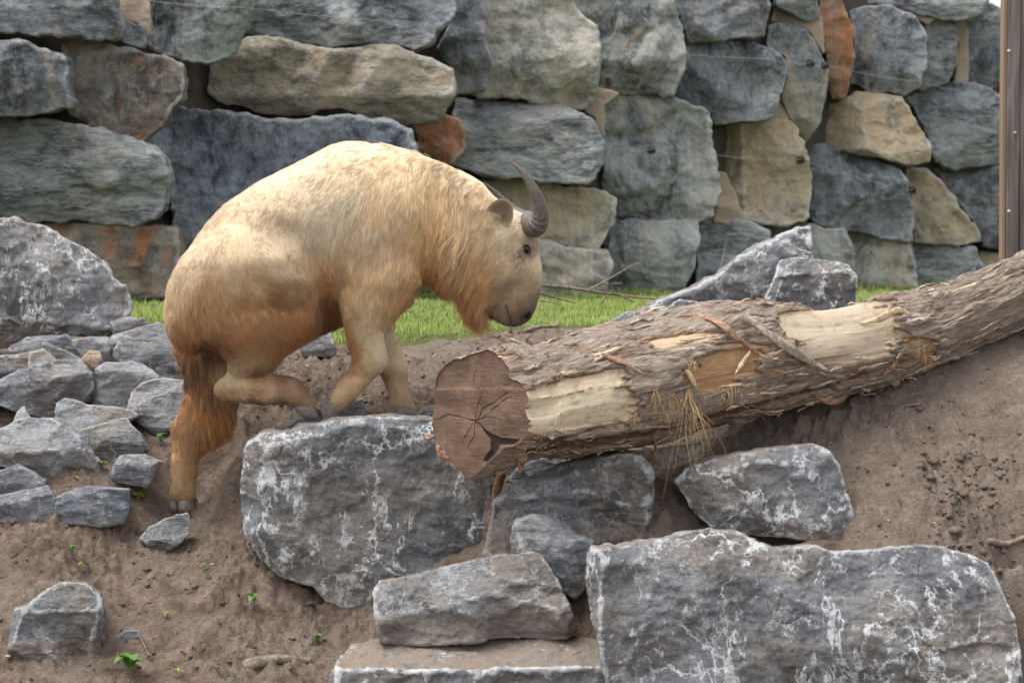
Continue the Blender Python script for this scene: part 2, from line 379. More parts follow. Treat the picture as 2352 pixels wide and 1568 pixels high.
def build_rock(name, poly, Y, depth, mat, seed, planes=None, cell=None, chops=7, rough=1.0, taper=0.22, jag=1.0, parent=None, lean=0.12, k=4.0, grow=1.5, cut=(-0.01, 0.08), bev=(0.45, 1.05), groove=None):
    """an outline seen from the path, given its own distance, thickness and broken faces.
    planes: list of (u, py, w, dw/du, dw/dpy): faces of the front; depth in outline units"""
    poly = np.array(poly, float); lo = poly.min(0); hi = poly.max(0); size = hi - lo; m = float(min(size)); r = np.random.default_rng(seed)
    if cell is None: cell = float(np.clip(math.sqrt(size[0] * size[1]) / 75, 2.4, 4.6))
    pad = 3 * cell + 8
    us = np.arange(lo[0] - pad, hi[0] + pad, cell); vs = np.arange(lo[1] - pad, hi[1] + pad, cell); ws = np.arange(-pad - 12 - 0.1 * m, depth + pad, cell)
    U, V = np.meshgrid(us, vs, indexing='ij')
    d2 = poly_sd(U, V, poly) + grow
    d2 = d2 + jag * (vnoise(U / 34, V / 34, seed * 1.3, seed) * 3.2 + vnoise(U / 13, V / 13, seed * 2.3, seed + 5) * 1.6)
    cx, cy = poly.mean(0)
    wf = np.full(U.shape, -1e9)
    pl = planes or []
    if not pl:
        a = r.uniform(-0.10, 0.10)
        pl = [(cx, cy, 0, a, -lean)]
        pl.append((cx, lo[1] + size[1] * r.uniform(0.14, 0.34), 0, r.uniform(-0.25, 0.25), -r.uniform(0.5, 1.1)))
        if parent is not None: pl[-1] = (cx, lo[1] + size[1] * r.uniform(0.08, 0.16), 0, r.uniform(-0.2, 0.2), -r.uniform(0.3, 0.7))
        pl.append((cx, hi[1] - size[1] * r.uniform(0.1, 0.3), 0, r.uniform(-0.2, 0.2), r.uniform(0.15, 0.5)))
    for (pu, pv, pw, su, sv) in pl: wf = np.maximum(wf, pw + (U - pu) * su + (V - pv) * sv)
    wxu = U + 10 * vnoise(U / 60, V / 60, U * 0, seed + 7); wyv = V + 10 * vnoise(U / 60, V / 60, U * 0 + 9, seed + 8)
    s1 = m * 0.30 + 22; s2 = m * 0.10 + 16
    wf = wf + rough * (tnoise(wxu / s1, wyv / (s1 * 0.8), seed + 9, r.uniform(0, 3)) * min(m * 0.10, 26) + tnoise(wxu / s2, wyv / (s2 * 0.8), seed + 10, r.uniform(0, 3)) * min(m * 0.035, 8) + 0.55 * fbm(U / 90, V / 90, seed * 0.31, seed + 2, 4, 0.5) * min(14, m * 0.07))
    wf = np.maximum(wf, ws[2])
    F = np.minimum(d2[:, :, None], 1e9) - taper * np.maximum(ws - depth * 0.3, 0)[None, None, :]
    F = smin(F, (ws[None, None, :] - wf[:, :, None]) * 0.92, k)
    F = smin(F, np.broadcast_to((depth - ws)[None, None, :], F.shape), 8)
    C = np.array([(lo[0] + hi[0]) / 2, (lo[1] + hi[1]) / 2])
    for i in range(chops):
        a = 2 * math.pi * (i + r.uniform(-0.35, 0.35)) / max(chops, 1); b = r.uniform(*bev)
        n = np.array([math.cos(a) * math.cos(b), math.sin(a) * math.cos(b), -math.sin(b)])
        s = ((poly - C) @ n[:2]).max() - m * r.uniform(*cut)
        F = smin(F, s - ((U - C[0]) * n[0] + (V - C[1]) * n[1])[:, :, None] - (ws * n[2])[None, None, :], k)
    if groove:
        (ga, gb, gc, gd, gr, gw) = groove; e = np.array([gc - ga, gd - gb]); q_ = np.clip(((U - ga) * e[0] + (V - gb) * e[1]) / (e @ e), 0, 1)
        dg = np.sqrt(((U - ga - q_ * e[0]) ** 2 + (V - gb - q_ * e[1]) ** 2)[:, :, None] + (ws[None, None, :] - wf[:, :, None] - gw) ** 2); F = np.minimum(F, dg - gr * (0.4 + 0.6 * np.sin(np.pi * np.clip(q_, 0.04, 0.96)))[:, :, None])
    Vg, Q = surface_nets(F)
    occ = blur((F > 0).astype(np.float32), max(1, int(round(min(9.0, m * 0.035) / cell))), n=2)
    edge = (0.5 - trilin(occ, Vg)) * 4
    Vp = np.stack([us[0] + Vg[:, 0] * cell, vs[0] + Vg[:, 1] * cell, ws[0] + Vg[:, 2] * cell], 1)
    N = vnormals(Vp, Q)
    if (np.einsum('ij,ij->i', N, Vp - Vp.mean(0))).mean() < 0: N = -N
    a1 = rough * min(8.0, m * 0.03)
    dsp = fbm(Vp[:, 0] / 24, Vp[:, 1] / 24, Vp[:, 2] / 24, seed, 4, 0.55, ridged=True) * a1
    dsp += (worley(Vp[:, 0] / 38, Vp[:, 1] / 20, Vp[:, 2] / 38, seed + 3)[1] - 0.5) * a1 * 0.9
    dsp += tnoise((Vp[:, 0] + Vp[:, 2]) / 17, Vp[:, 1] / 13, seed + 33, 0.4) * a1 * 0.35
    Vp = Vp + N * dsp[:, None] * 0.6
    s = Y / FPX
    W = P(Vp[:, 0], Vp[:, 1], Y); W[:, 1] += Vp[:, 2] * s
    Q = Q[:, ::-1]
    Nn = vnormals(W, Q)
    if (np.einsum('ij,ij->i', Nn, W - W.mean(0))).mean() < 0: Q = Q[:, ::-1]
    low = np.clip((Vp[:, 1] - (lo[1] + 0.6 * size[1])) / (0.4 * size[1]), 0, 1)
    return link_mesh(name, W, np.ascontiguousarray(Q), mat, parent, origin=W.mean(0), attrs={'edge': edge, 'low': low})
# ================================================================ ground
GC = [(0,700,20.3),(600,690,21.5),(1176,680,23),(1800,668,24.8),(2352,660,26.5),(300,745,18),(800,790,17),(1100,768,17),(1400,750,17),(2000,718,18.2),(2352,690,18.5),
      (700,850,16.2),(800,905,15.7),(900,950,15.35),(960,955,15.3),(620,935,15.5),(500,965,15.5),(410,1180,15.17),(462,1060,15.4),(300,1080,15.2),(200,1150,14.9),
      (100,1215,14.7),(0,1225,14.7),(250,1250,14.75),(0,1400,14.2),(300,1400,14.35),(560,1285,14.6),(640,1345,14.5),(740,1402,14.46),(820,1420,14.42),(500,1500,14.0),(0,1568,13.85),(400,1568,13.85),(850,1470,14.1),
      (760,1568,13.8),(100,905,16),(0,830,17),(330,860,16.2),(100,1050,15.3),(1130,1290,14.35),(1300,1260,14.35),(1330,1440,14.0),(1345,1290,14.2),(1060,1080,15.0),(1160,1080,14.9),(1400,1075,14.85),
      (1530,1075,14.7),(1540,1215,14.25),(2000,935,14.84),(2200,850,14.94),(2352,800,15.06),(2100,1000,14.66),(2300,1050,14.5),(1990,1245,14.05),(2200,1250,13.95),(2352,1290,13.85),(2352,1150,14.25),
      (2352,1450,14.0),(1850,1700,13.7),(2352,1700,13.7),(1850,1350,14.15),(1600,1400,14.15),(1700,1085,14.62),(1850,985,14.74),(1400,785,15.9),(1700,775,16.1),(1250,810,15.9),(2352,720,16.6),(2000,745,16.6),(0,1900,12.9),(1176,1900,13.0),(2352,1900,13.2),
      (-400,1225,14.7),(-400,900,16),(-400,705,19.8),(2750,800,15.3),(2750,655,27),(2750,1250,13.9),(-400,1568,13.85),(2750,1700,13.6),(1176,1480,14.0)]
gp = np.array([P(*g) for g in GC])
def tps_fit(p, z, lam=2e-3):
    d = np.linalg.norm(p[:, None] - p[None], axis=2); K = np.where(d > 0, d * d * np.log(d + 1e-9), 0) + lam * np.eye(len(p))
    A = np.zeros((len(p) + 3,) * 2); A[:len(p), :len(p)] = K; A[:len(p), len(p)] = 1; A[:len(p), len(p) + 1:] = p; A[len(p):, :len(p)] = A[:len(p), len(p):].T
    return np.linalg.solve(A, np.concatenate([z, [0, 0, 0]]))
_ctl = gp[:, :2]; _w = tps_fit(_ctl, gp[:, 2])
def ground_base(x, y):
    x = np.asarray(x, float); y = np.asarray(y, float); sh = x.shape; x = x.ravel(); y = y.ravel()
    xc = np.clip(x, -4.2, 6.0); yc = np.clip(y, 12.65, 27)
    z = _w[-3] + _w[-2] * xc + _w[-1] * yc
    for (px, py), w in zip(_ctl, _w): 
        d2 = (xc - px) ** 2 + (yc - py) ** 2 + 1e-12; z = z + w * 0.5 * d2 * np.log(d2)
    # away from the picture the ground levels off
    ty = np.clip((12.65 - y) / 3, 0, 1); z = z * (1 - ty) + (-2.15) * ty
    tf = np.clip((y - 27) / 8, 0, 1); z = z * (1 - tf) + (-0.05) * tf
    return z.reshape(sh)
def ground_z(x, y, fine=True):
    z = ground_base(x, y)
    x = np.asarray(x, float); y = np.asarray(y, float); z0 = np.zeros_like(x)
    f = np.clip((17.5 - y) / 1.5, 0, 1) * np.clip((y - 11.5) / 1, 0, 1)
    z = z + f * (fbm(x * 1.7, y * 1.7, z0, 3, 3) * 0.05 + fbm(x * 7, y * 7, z0, 8, 3) * 0.028)
    if fine:
        d, i = worley(x * 17, y * 17, z0, 41); d2, i2 = worley(x * 38, y * 38, z0, 51)
        lump = np.clip(1 - d * 1.6, 0, 1) * (i > 0.3) * 0.042 + np.clip(1 - d2 * 1.6, 0, 1) * (i2 > 0.3) * 0.022
        am = 0.35 + 1.0 * np.clip(vnoise(x * 2.3, y * 2.3, z0, 77) + 0.45, 0, 1)
        z = z + f * am * (lump + fbm(x * 22, y * 22, z0, 13, 4, 0.65, ridged=True) * 0.013)
    return z
# hollows the animal's feet have pressed in
def dent(x, y, z):
    for (u, v, Y, r, dp) in ((470, 1060, 15.35, 0.12, 0.17), (482, 1130, 15.2, 0.09, 0.12), (300, 1400, 14.35, 0.07, 0.05), (560, 1380, 14.4, 0.08, 0.05), (200, 1300, 14.55, 0.09, 0.05), (2120, 1080, 14.6, 0.10, 0.05), (412, 1178, 15.17, 0.10, 0.03), (600, 1010, 15.4, 0.16, 0.06)):
        c = P(u, v, Y); d = np.hypot(x - c[0], (y - c[1])); z = z - dp * np.exp(-(d / r) ** 2) + dp * 0.35 * np.exp(-((d - 1.6 * r) / (0.5 * r)) ** 2)
    return z
def axis_grid(a, b, step, far0, far1):
    core = list(np.arange(a, b, step)); out = []; s = step; p = b
    while p < far1: out.append(p); s *= 1.22; p += s
    out.append(far1); lft = []; s = step; p = a - step
    while p > far0: lft.append(p); s *= 1.22; p -= s
    lft.append(far0)
    return np.array(lft[::-1] + core + out)
gx = axis_grid(-2.95, 3.05, 0.0095, -300, 300); gy = axis_grid(12.9, 16.6, 0.0105, -60, 900)
GX, GY = np.meshgrid(gx, gy, indexing='ij')
GZ = dent(GX, GY, ground_z(GX, GY))
idx = np.arange(GX.size).reshape(GX.shape)
GQ = np.stack([idx[:-1, :-1], idx[1:, :-1], idx[1:, 1:], idx[:-1, 1:]], -1).reshape(-1, 4)

def grass_edge(x):      # distance at which the grass begins, for a place x metres right of the middle
    pts = np.array([P(u, v, Y)[:2] for u, v, Y in ((250,752,17.7),(500,790,17),(800,800,16.9),(950,796,16.85),(1050,778,16.9),(1300,752,17.0),(1500,740,17.1),(2000,720,17.6),(2352,700,18))])
    return np.interp(x, pts[:, 0], pts[:, 1])
t = NT('soil')
tv = t.n('ShaderNodeTexCoord').outputs['Object']
g1 = t.noise(tv, 1.3, 5, 0.6); g2 = t.noise(tv, 9, 7, 0.7, 0.4); g3 = t.noise(tv, 85, 5, 0.7)
soil = t.ramp(g2, [(0.34, (0.125, 0.09, 0.068)), (0.5, (0.225, 0.168, 0.130)), (0.66, (0.35, 0.27, 0.215))])
soil = t.mix(t.step(g1, 0.45, 0.62), soil, t.mix(g2, (0.17, 0.133, 0.105), (0.37, 0.30, 0.24)))
sx = t.n('ShaderNodeSeparateXYZ', {0: tv})
soil = t.mix(t.math('MULTIPLY', t.step(sx.outputs[0], 0.2, 2.2), 0.5), soil, t.mix(g2, (0.19, 0.153, 0.125), (0.40, 0.33, 0.27)))
soil = t.mix(0.6, soil, t.ramp(g3, [(0.25, (0.45, 0.43, 0.42)), (0.75, (1.5, 1.5, 1.5))]), 'MULTIPLY')
gr = t.attr('green')
soil = t.mix(t.step(t.math('ADD', gr, t.math('MULTIPLY', t.math('SUBTRACT', t.noise(tv, 5, 5, 0.7), 0.5), 0.7)), 0.3, 0.7), soil, t.mix(g2, (0.06, 0.075, 0.02), (0.17, 0.22, 0.04)))
t.set('Base Color', soil); t.set('Roughness', 0.95); t.set('Specular IOR Level', 0.1)
t.set('Normal', t.bump(t.math('ADD', t.noise(tv, 30, 8, 0.75), t.math('MULTIPLY', g3, 0.5)), 1.0, 0.045))
green = np.clip((GY - grass_edge(GX)) / 0.8 + 0.5, 0, 1)
ground = link_mesh('ground', np.stack([GX, GY, GZ], -1).reshape(-1, 3), GQ, t.m, attrs={'green': green.ravel()})
tag(ground, kind='structure')
M['soil'] = t.m

# ================================================================ boulder wall
def wallY(u): return 1.0 / ((1 / 20.5) * (1 - u / 2352) + (1 / 27.0) * (u / 2352))
WT = -170
wall_stones = [
 ('w_grey', [(WT-60,WT),(-60,WT),(255,WT),(258,10),(268,40),(270,70),(262,85),(245,90),(200,80),(120,80),(60,72),(-60,68),(WT-60,60)]),
 ('w_grey', [(275,56),(300,53),(326,64),(334,82),(323,108),(297,102),(275,90)]),
 ('w_vert', [(340,WT),(572,WT),(566,10),(552,68),(531,116),(510,128),(470,144),(420,141),(336,103),(342,50)]),
 ('w_dark', [(WT-60,92),(-60,92),(50,93),(110,118),(146,135),(152,200),(160,230),(155,243),(90,255),(-60,272),(WT-60,268)]),
 ('w_rust', [(147,92),(180,84),(215,88),(230,100),(300,116),(375,130),(408,150),(418,200),(415,225),(392,245),(370,285),(320,326),(290,315),(240,300),(160,262),(158,240),(152,180)]),
 ('w_olive', [(480,190),(490,160),(515,120),(545,92),(580,86),(640,90),(720,108),(765,116),(800,113),(850,107),(910,105),(950,125),(1005,140),(1035,165),(1045,210),(1032,240),(1000,268),(960,280),(920,285),(850,270),(790,245),(750,245),(700,262),(640,262),(560,245),(500,228),(478,215)]),
 ('w_grey', [(576,WT),(1045,WT),(1047,15),(1035,40),(1000,75),(985,95),(950,112),(900,98),(840,95),(770,108),(700,95),(620,78),(575,80),(560,70),(568,20)]),
 ('w_green', [(WT-60,275),(-60,275),(70,278),(150,285),(230,298),(290,318),(350,340),(378,365),(385,410),(382,450),(355,500),(300,518),(200,503),(100,503),(-60,500),(WT-60,500)]),
 ('w_rust', [(WT,514),(60,514),(200,514),(300,520),(395,524),(412,570),(415,600),(400,640),(380,675),(290,692),(100,705),(WT,712)]),
 ('w_dark2', [(330,332),(395,248),(420,248),(560,262),(620,275),(700,280),(760,268),(820,272),(900,280),(945,300),(958,345),(955,500),(930,705),(450,712),(430,690),(420,580),(395,470),(388,380)]),
 ('w_orange', [(950,285),(985,265),(1010,258),(1045,275),(1068,300),(1062,340),(1040,378),(1010,372),(965,355)]),
 ('w_dark', [(1003,110),(1040,45),(1054,WT),(1092,WT),(1110,60),(1128,150),(1112,200),(1045,213),(1035,150)]),
 ('w_pale', [(1060,WT),(1270,WT),(1310,10),(1366,60),(1374,100),(1375,160),(1371,200),(1358,230),(1335,245),(1270,238),(1200,222),(1100,218),(1085,208),(1128,160),(1113,100),(1088,50)]),
 ('w_vert', [(1292,WT),(1535,WT),(1544,0),(1562,70),(1574,108),(1566,160),(1545,215),(1440,213),(1380,200),(1377,150),(1374,90),(1315,10)]),
 ('w_green', [(1045,225),(1090,224),(1180,230),(1290,245),(1340,262),(1362,275),(1383,320),(1378,370),(1365,408),(1345,420),(1240,412),(1130,405),(1060,383),(1040,375),(1064,340),(1068,300),(1042,262)]),
 ('w_gold', [(1000,418),(1100,414),(1240,414),(1290,430),(1390,440),(1415,460),(1410,495),(1385,550),(1370,570),(1320,568),(1260,548),(1180,540),(1000,520)]),
 ('w_pale', [(960,552),(1150,545),(1260,553),(1320,575),(1393,578),(1402,600),(1385,682),(1300,688),(1200,695),(1060,700),(960,700)]),
 ('w_vert', [(1380,225),(1400,216),(1480,218),(1560,230),(1610,245),(1625,265),(1640,330),(1650,440),(1638,498),(1600,508),(1500,505),(1415,498),(1416,455),(1378,420),(1385,365),(1386,310)]),
 ('w_vert', [(1412,510),(1500,510),(1600,514),(1602,560),(1590,620),(1568,674),(1480,682),(1392,684),(1402,630),(1404,595),(1390,560)]),
 ('w_green', [(1606,522),(1640,506),(1720,512),(1765,535),(1770,560),(1762,640),(1700,684),(1588,676),(1604,600)]),
 ('w_dark', [(1540,WT),(1765,WT),(1768,20),(1755,75),(1690,85),(1610,95),(1582,98),(1572,70),(1553,20)]),
 ('w_dark', [(1582,112),(1600,100),(1700,96),(1775,115),(1803,140),(1806,180),(1790,220),(1780,268),(1720,275),(1650,283),(1630,265),(1592,240),(1557,215),(1578,160)]),
 ('w_vert', [(1768,58),(1800,50),(1855,70),(1880,110),(1898,150),(1901,190),(1892,230),(1880,280),(1855,322),(1832,300),(1812,270),(1794,230),(1812,180),(1806,130),(1768,104)]),
 ('w_grey', [(1772,WT),(1880,WT),(1878,30),(1860,43),(1820,28),(1782,10)]),
 ('w_orange', [(1887,WT),(1935,WT),(1940,20),(1955,70),(1963,130),(1950,185),(1944,226),(1915,222),(1903,180),(1903,120),(1886,60),(1884,10)]),
 ('w_dark', [(1955,30),(1985,18),(2050,12),(2105,38),(2128,80),(2122,150),(2112,200),(2080,213),(2000,205),(1957,190),(1967,130)]),
 ('w_grey', [(2128,45),(2150,40),(2185,55),(2198,90),(2195,140),(2180,185),(2118,205),(2128,130),(2134,80)]),
 ('w_grey', [(1940,-40),(2000,-60),(2110,-50),(2210,-38),(2262,-14),(2264,20),(2230,40),(2160,42),(2100,24),(2040,2),(1950,12)]),
 ('w_dark', [(2220,48),(2255,12),(2275,6),(2298,20),(2310,100),(2306,190),(2245,200),(2222,180),(2205,110)]),
 ('w_gold', [(1905,245),(1945,230),(1970,212),(2010,216),(2070,225),(2095,258),(2118,300),(2140,335),(2136,370),(2080,377),(2010,360),(1950,345),(1872,325),(1870,308),(1895,250)]),
 ('w_grey', [(2088,225),(2140,205),(2200,190),(2260,200),(2298,225),(2310,300),(2302,375),(2200,384),(2150,370),(2140,320),(2112,272)]),
 ('w_dark', [(1857,337),(1882,330),(1950,348),(2060,382),(2082,415),(2100,480),(2098,553),(2050,545),(1960,525),(1888,520),(1862,500),(1872,440),(1852,380)]),
 ('w_gold', [(2084,388),(2130,390),(2175,430),(2208,480),(2250,530),(2258,553),(2180,560),(2104,555),(2104,480),(2088,420)]),
 ('w_dark', [(2150,388),(2300,383),(2330,420),(2330,575),(2262,562),(2222,490),(2180,430)]),
 ('w_gold', [(1642,296),(1700,284),(1780,274),(1825,276),(1842,320),(1862,380),(1863,450),(1853,505),(1800,518),(1722,516),(1694,490),(1668,430),(1648,390)]),
 ('w_vert', [(1766,522),(1870,522),(1943,533),(1960,600),(1968,690),(1775,700),(1768,600)]),
 ('w_pale', [(1947,532),(2000,526),(2078,542),(2098,600),(2100,690),(1975,690),(1963,600)]),
 ('w_green', [(2090,566),(2110,560),(2180,560),(2245,572),(2254,620),(2210,700),(2108,700)]),
 ('w_gold', [(2250,577),(2300,585),(2330,600),(2340,690),(2240,690),(2258,620)]),
 # what a step to the side would show
 ('w_grey', [(2312,30),(2420,0),(2520,20),(2530,170),(2440,210),(2316,196)]),
 ('w_green', [(2316,215),(2440,220),(2560,200),(2590,330),(2500,380),(2312,376)]),
 ('w_vert', [(2336,390),(2500,392),(2590,400),(2600,560),(2480,590),(2336,576)]),
 ('w_pale', [(2340,600),(2470,596),(2600,600),(2610,690),(2345,700)]),
 ('w_grey', [(-560,WT),(WT-70,WT),(WT-72,60),(-400,72),(-560,66)]),
 ('w_green', [(-520,80),(WT-70,88),(WT-68,262),(-400,270),(-530,262)]),
 ('w_vert', [(-520,280),(WT-70,284),(WT-68,495),(-400,505),(-530,500)]),
 ('w_rust', [(-520,515),(WT-10,518),(WT-8,712),(-500,715)]),
]
M['w_dark2'] = rock_material('wall_blue_grey_slate', dark=(0.045, 0.052, 0.062), mid=(0.12, 0.135, 0.155), light=(0.23, 0.25, 0.27), vein=0.15, rust=0.05, dirt=0.3, edgew=0.35, stretch=0.4, rot=0.15)
wall = empty('boulder_wall', P(1176, 690, wallY(1176)))
tag(wall, 'tall retaining wall of huge stacked grey, tan and rusty boulders behind the animal', 'wall')
WPL = {}   # hand-read faces for the stones that show them: (u, py, w, dw/du, dw/dpy)
WPL[5] = [(760,180,0,0,-0.15),(760,225,0,0,0.9),(760,130,0,0.05,-0.8)]
WPL[14] = [(1210,330,0,0.05,-0.1),(1210,285,0,-0.1,-1.3),(1350,320,0,1.0,-0.2)]
WPL[29] = [(1960,300,0,-0.7,-0.2),(2040,300,0,0.3,-0.3),(2020,250,0,0,-1.0)]
WPL[34] = [(1700,400,0,-1.1,-0.1),(1760,400,0,0.12,-0.12)]
WPL[31] = [(1960,430,0,0.1,0.15),(1960,395,0,0.2,-0.9)]
for i, (mt, poly) in enumerate(wall_stones):
    c = np.mean(poly, 0); hgt = np.ptp(np.array(poly)[:, 1])
    vis = -60 < c[0] < 2400
    o = build_rock('boulder', poly, float(wallY(c[0])) - 0.0, 150 if hgt > 100 else 90, M[mt], 100 + i, planes=WPL.get(i), parent=wall,
                   cell=None if vis else 8, lean=0.10, chops=4, rough=0.9, jag=1.8, taper=0.06, k=2.0, grow=3.2, cut=(-0.06, 0.035), bev=(0.12, 0.6))
# packing of earth between the boulders
pk = []
NU, NV = 220, 60
uu = np.linspace(-560, 2650, NU); vv = np.linspace(WT + 150, 760, NV)
UU, VV = np.meshgrid(uu, vv, indexing='ij')
YY = 1.0 / ((1 / 20.5) * (1 - UU / 2352) + (1 / 27.0) * (UU / 2352))
UU2 = UU
top = np.interp(uu, [-560, 1900, 2100, 2262, 2300, 2650], [WT + 60, WT + 60, -8, 20, 40, 60])
vvn = np.linspace(0, 1, NV); VV = top[:, None] * (1 - vvn) + 760 * vvn
W0 = P(UU, VV, YY); W0[..., 1] += 0.40 + 0.10 * fbm(UU / 60, VV / 60, UU * 0, 5, 4) + 0.45 * (UU < 1330)
ix = np.arange(NU * NV).reshape(NU, NV)
Fq = np.stack([ix[:-1, :-1], ix[:-1, 1:], ix[1:, 1:], ix[1:, :-1]], -1).reshape(-1, 4)
Wb = W0.copy(); Wb[..., 1] += 1.2
Vall = np.concatenate([W0.reshape(-1, 3), Wb.reshape(-1, 3)]); nb = NU * NV
side = []
for a, b in list(zip(ix[:-1, 0], ix[1:, 0])) + list(zip(ix[1:, -1], ix[:-1, -1])) + list(zip(ix[0, 1:], ix[0, :-1])) + list(zip(ix[-1, :-1], ix[-1, 1:])):
    side.append((a, b, b + nb, a + nb))
Fall = np.concatenate([Fq, Fq[:, ::-1] + nb, np.array(side)])
t = NT('wall_packing_earth'); tv = t.n('ShaderNodeTexCoord').outputs['Object']
t.set('Base Color', t.mix(t.noise(tv, 6, 6, 0.7), (0.04, 0.034, 0.03), (0.12, 0.10, 0.08))); t.set('Roughness', 0.95)
t.set('Normal', t.bump(t.noise(tv, 20, 7, 0.7), 0.8, 0.03))
link_mesh('earth_fill', Vall, Fall, t.m, parent=wall)
# sandy mortar pushed into the wider joints
t = NT('sandy_mortar'); tv = t.n('ShaderNodeTexCoord').outputs['Object']
t.set('Base Color', t.mix(t.noise(tv, 5, 7, 0.7), (0.27, 0.205, 0.15), (0.46, 0.37, 0.28))); t.set('Roughness', 0.95)
t.set('Normal', t.bump(t.noise(tv, 25, 7, 0.7), 0.7, 0.02)); M['mortar'] = t.m
for i, poly in enumerate([[(255,WT+60),(345,WT+60),(345,40),(338,100),(328,62),(300,50),(275,54),(268,60),(262,20)], [(1640,395),(1665,400),(1700,480),(1725,520),(1690,520),(1640,510),(1645,440)],
                          [(1780,8),(1860,42),(1885,40),(1890,120),(1870,90),(1855,66),(1800,48),(1768,56)], [(2190,40),(2225,40),(2222,200),(2185,205),(2202,120)], [(1790,225),(1812,270),(1790,285),(1775,270)],
                          [(2040,2),(2100,26),(2150,44),(2130,56),(2050,12)], [(1320,240),(1375,205),(1420,215),(1385,240),(1384,310),(1362,270)], [(1890,545),(1950,540),(1962,600),(1965,640),(1930,600)]]):
    c = np.mean(poly, 0); 
    o = build_rock('mortar', poly, float(wallY(c[0])) + 0.13, 60, M['mortar'], 300 + i, parent=wall, chops=0, rough=0.8, k=5, jag=1.5, planes=[(c[0], c[1], 0, 0, -0.25)])

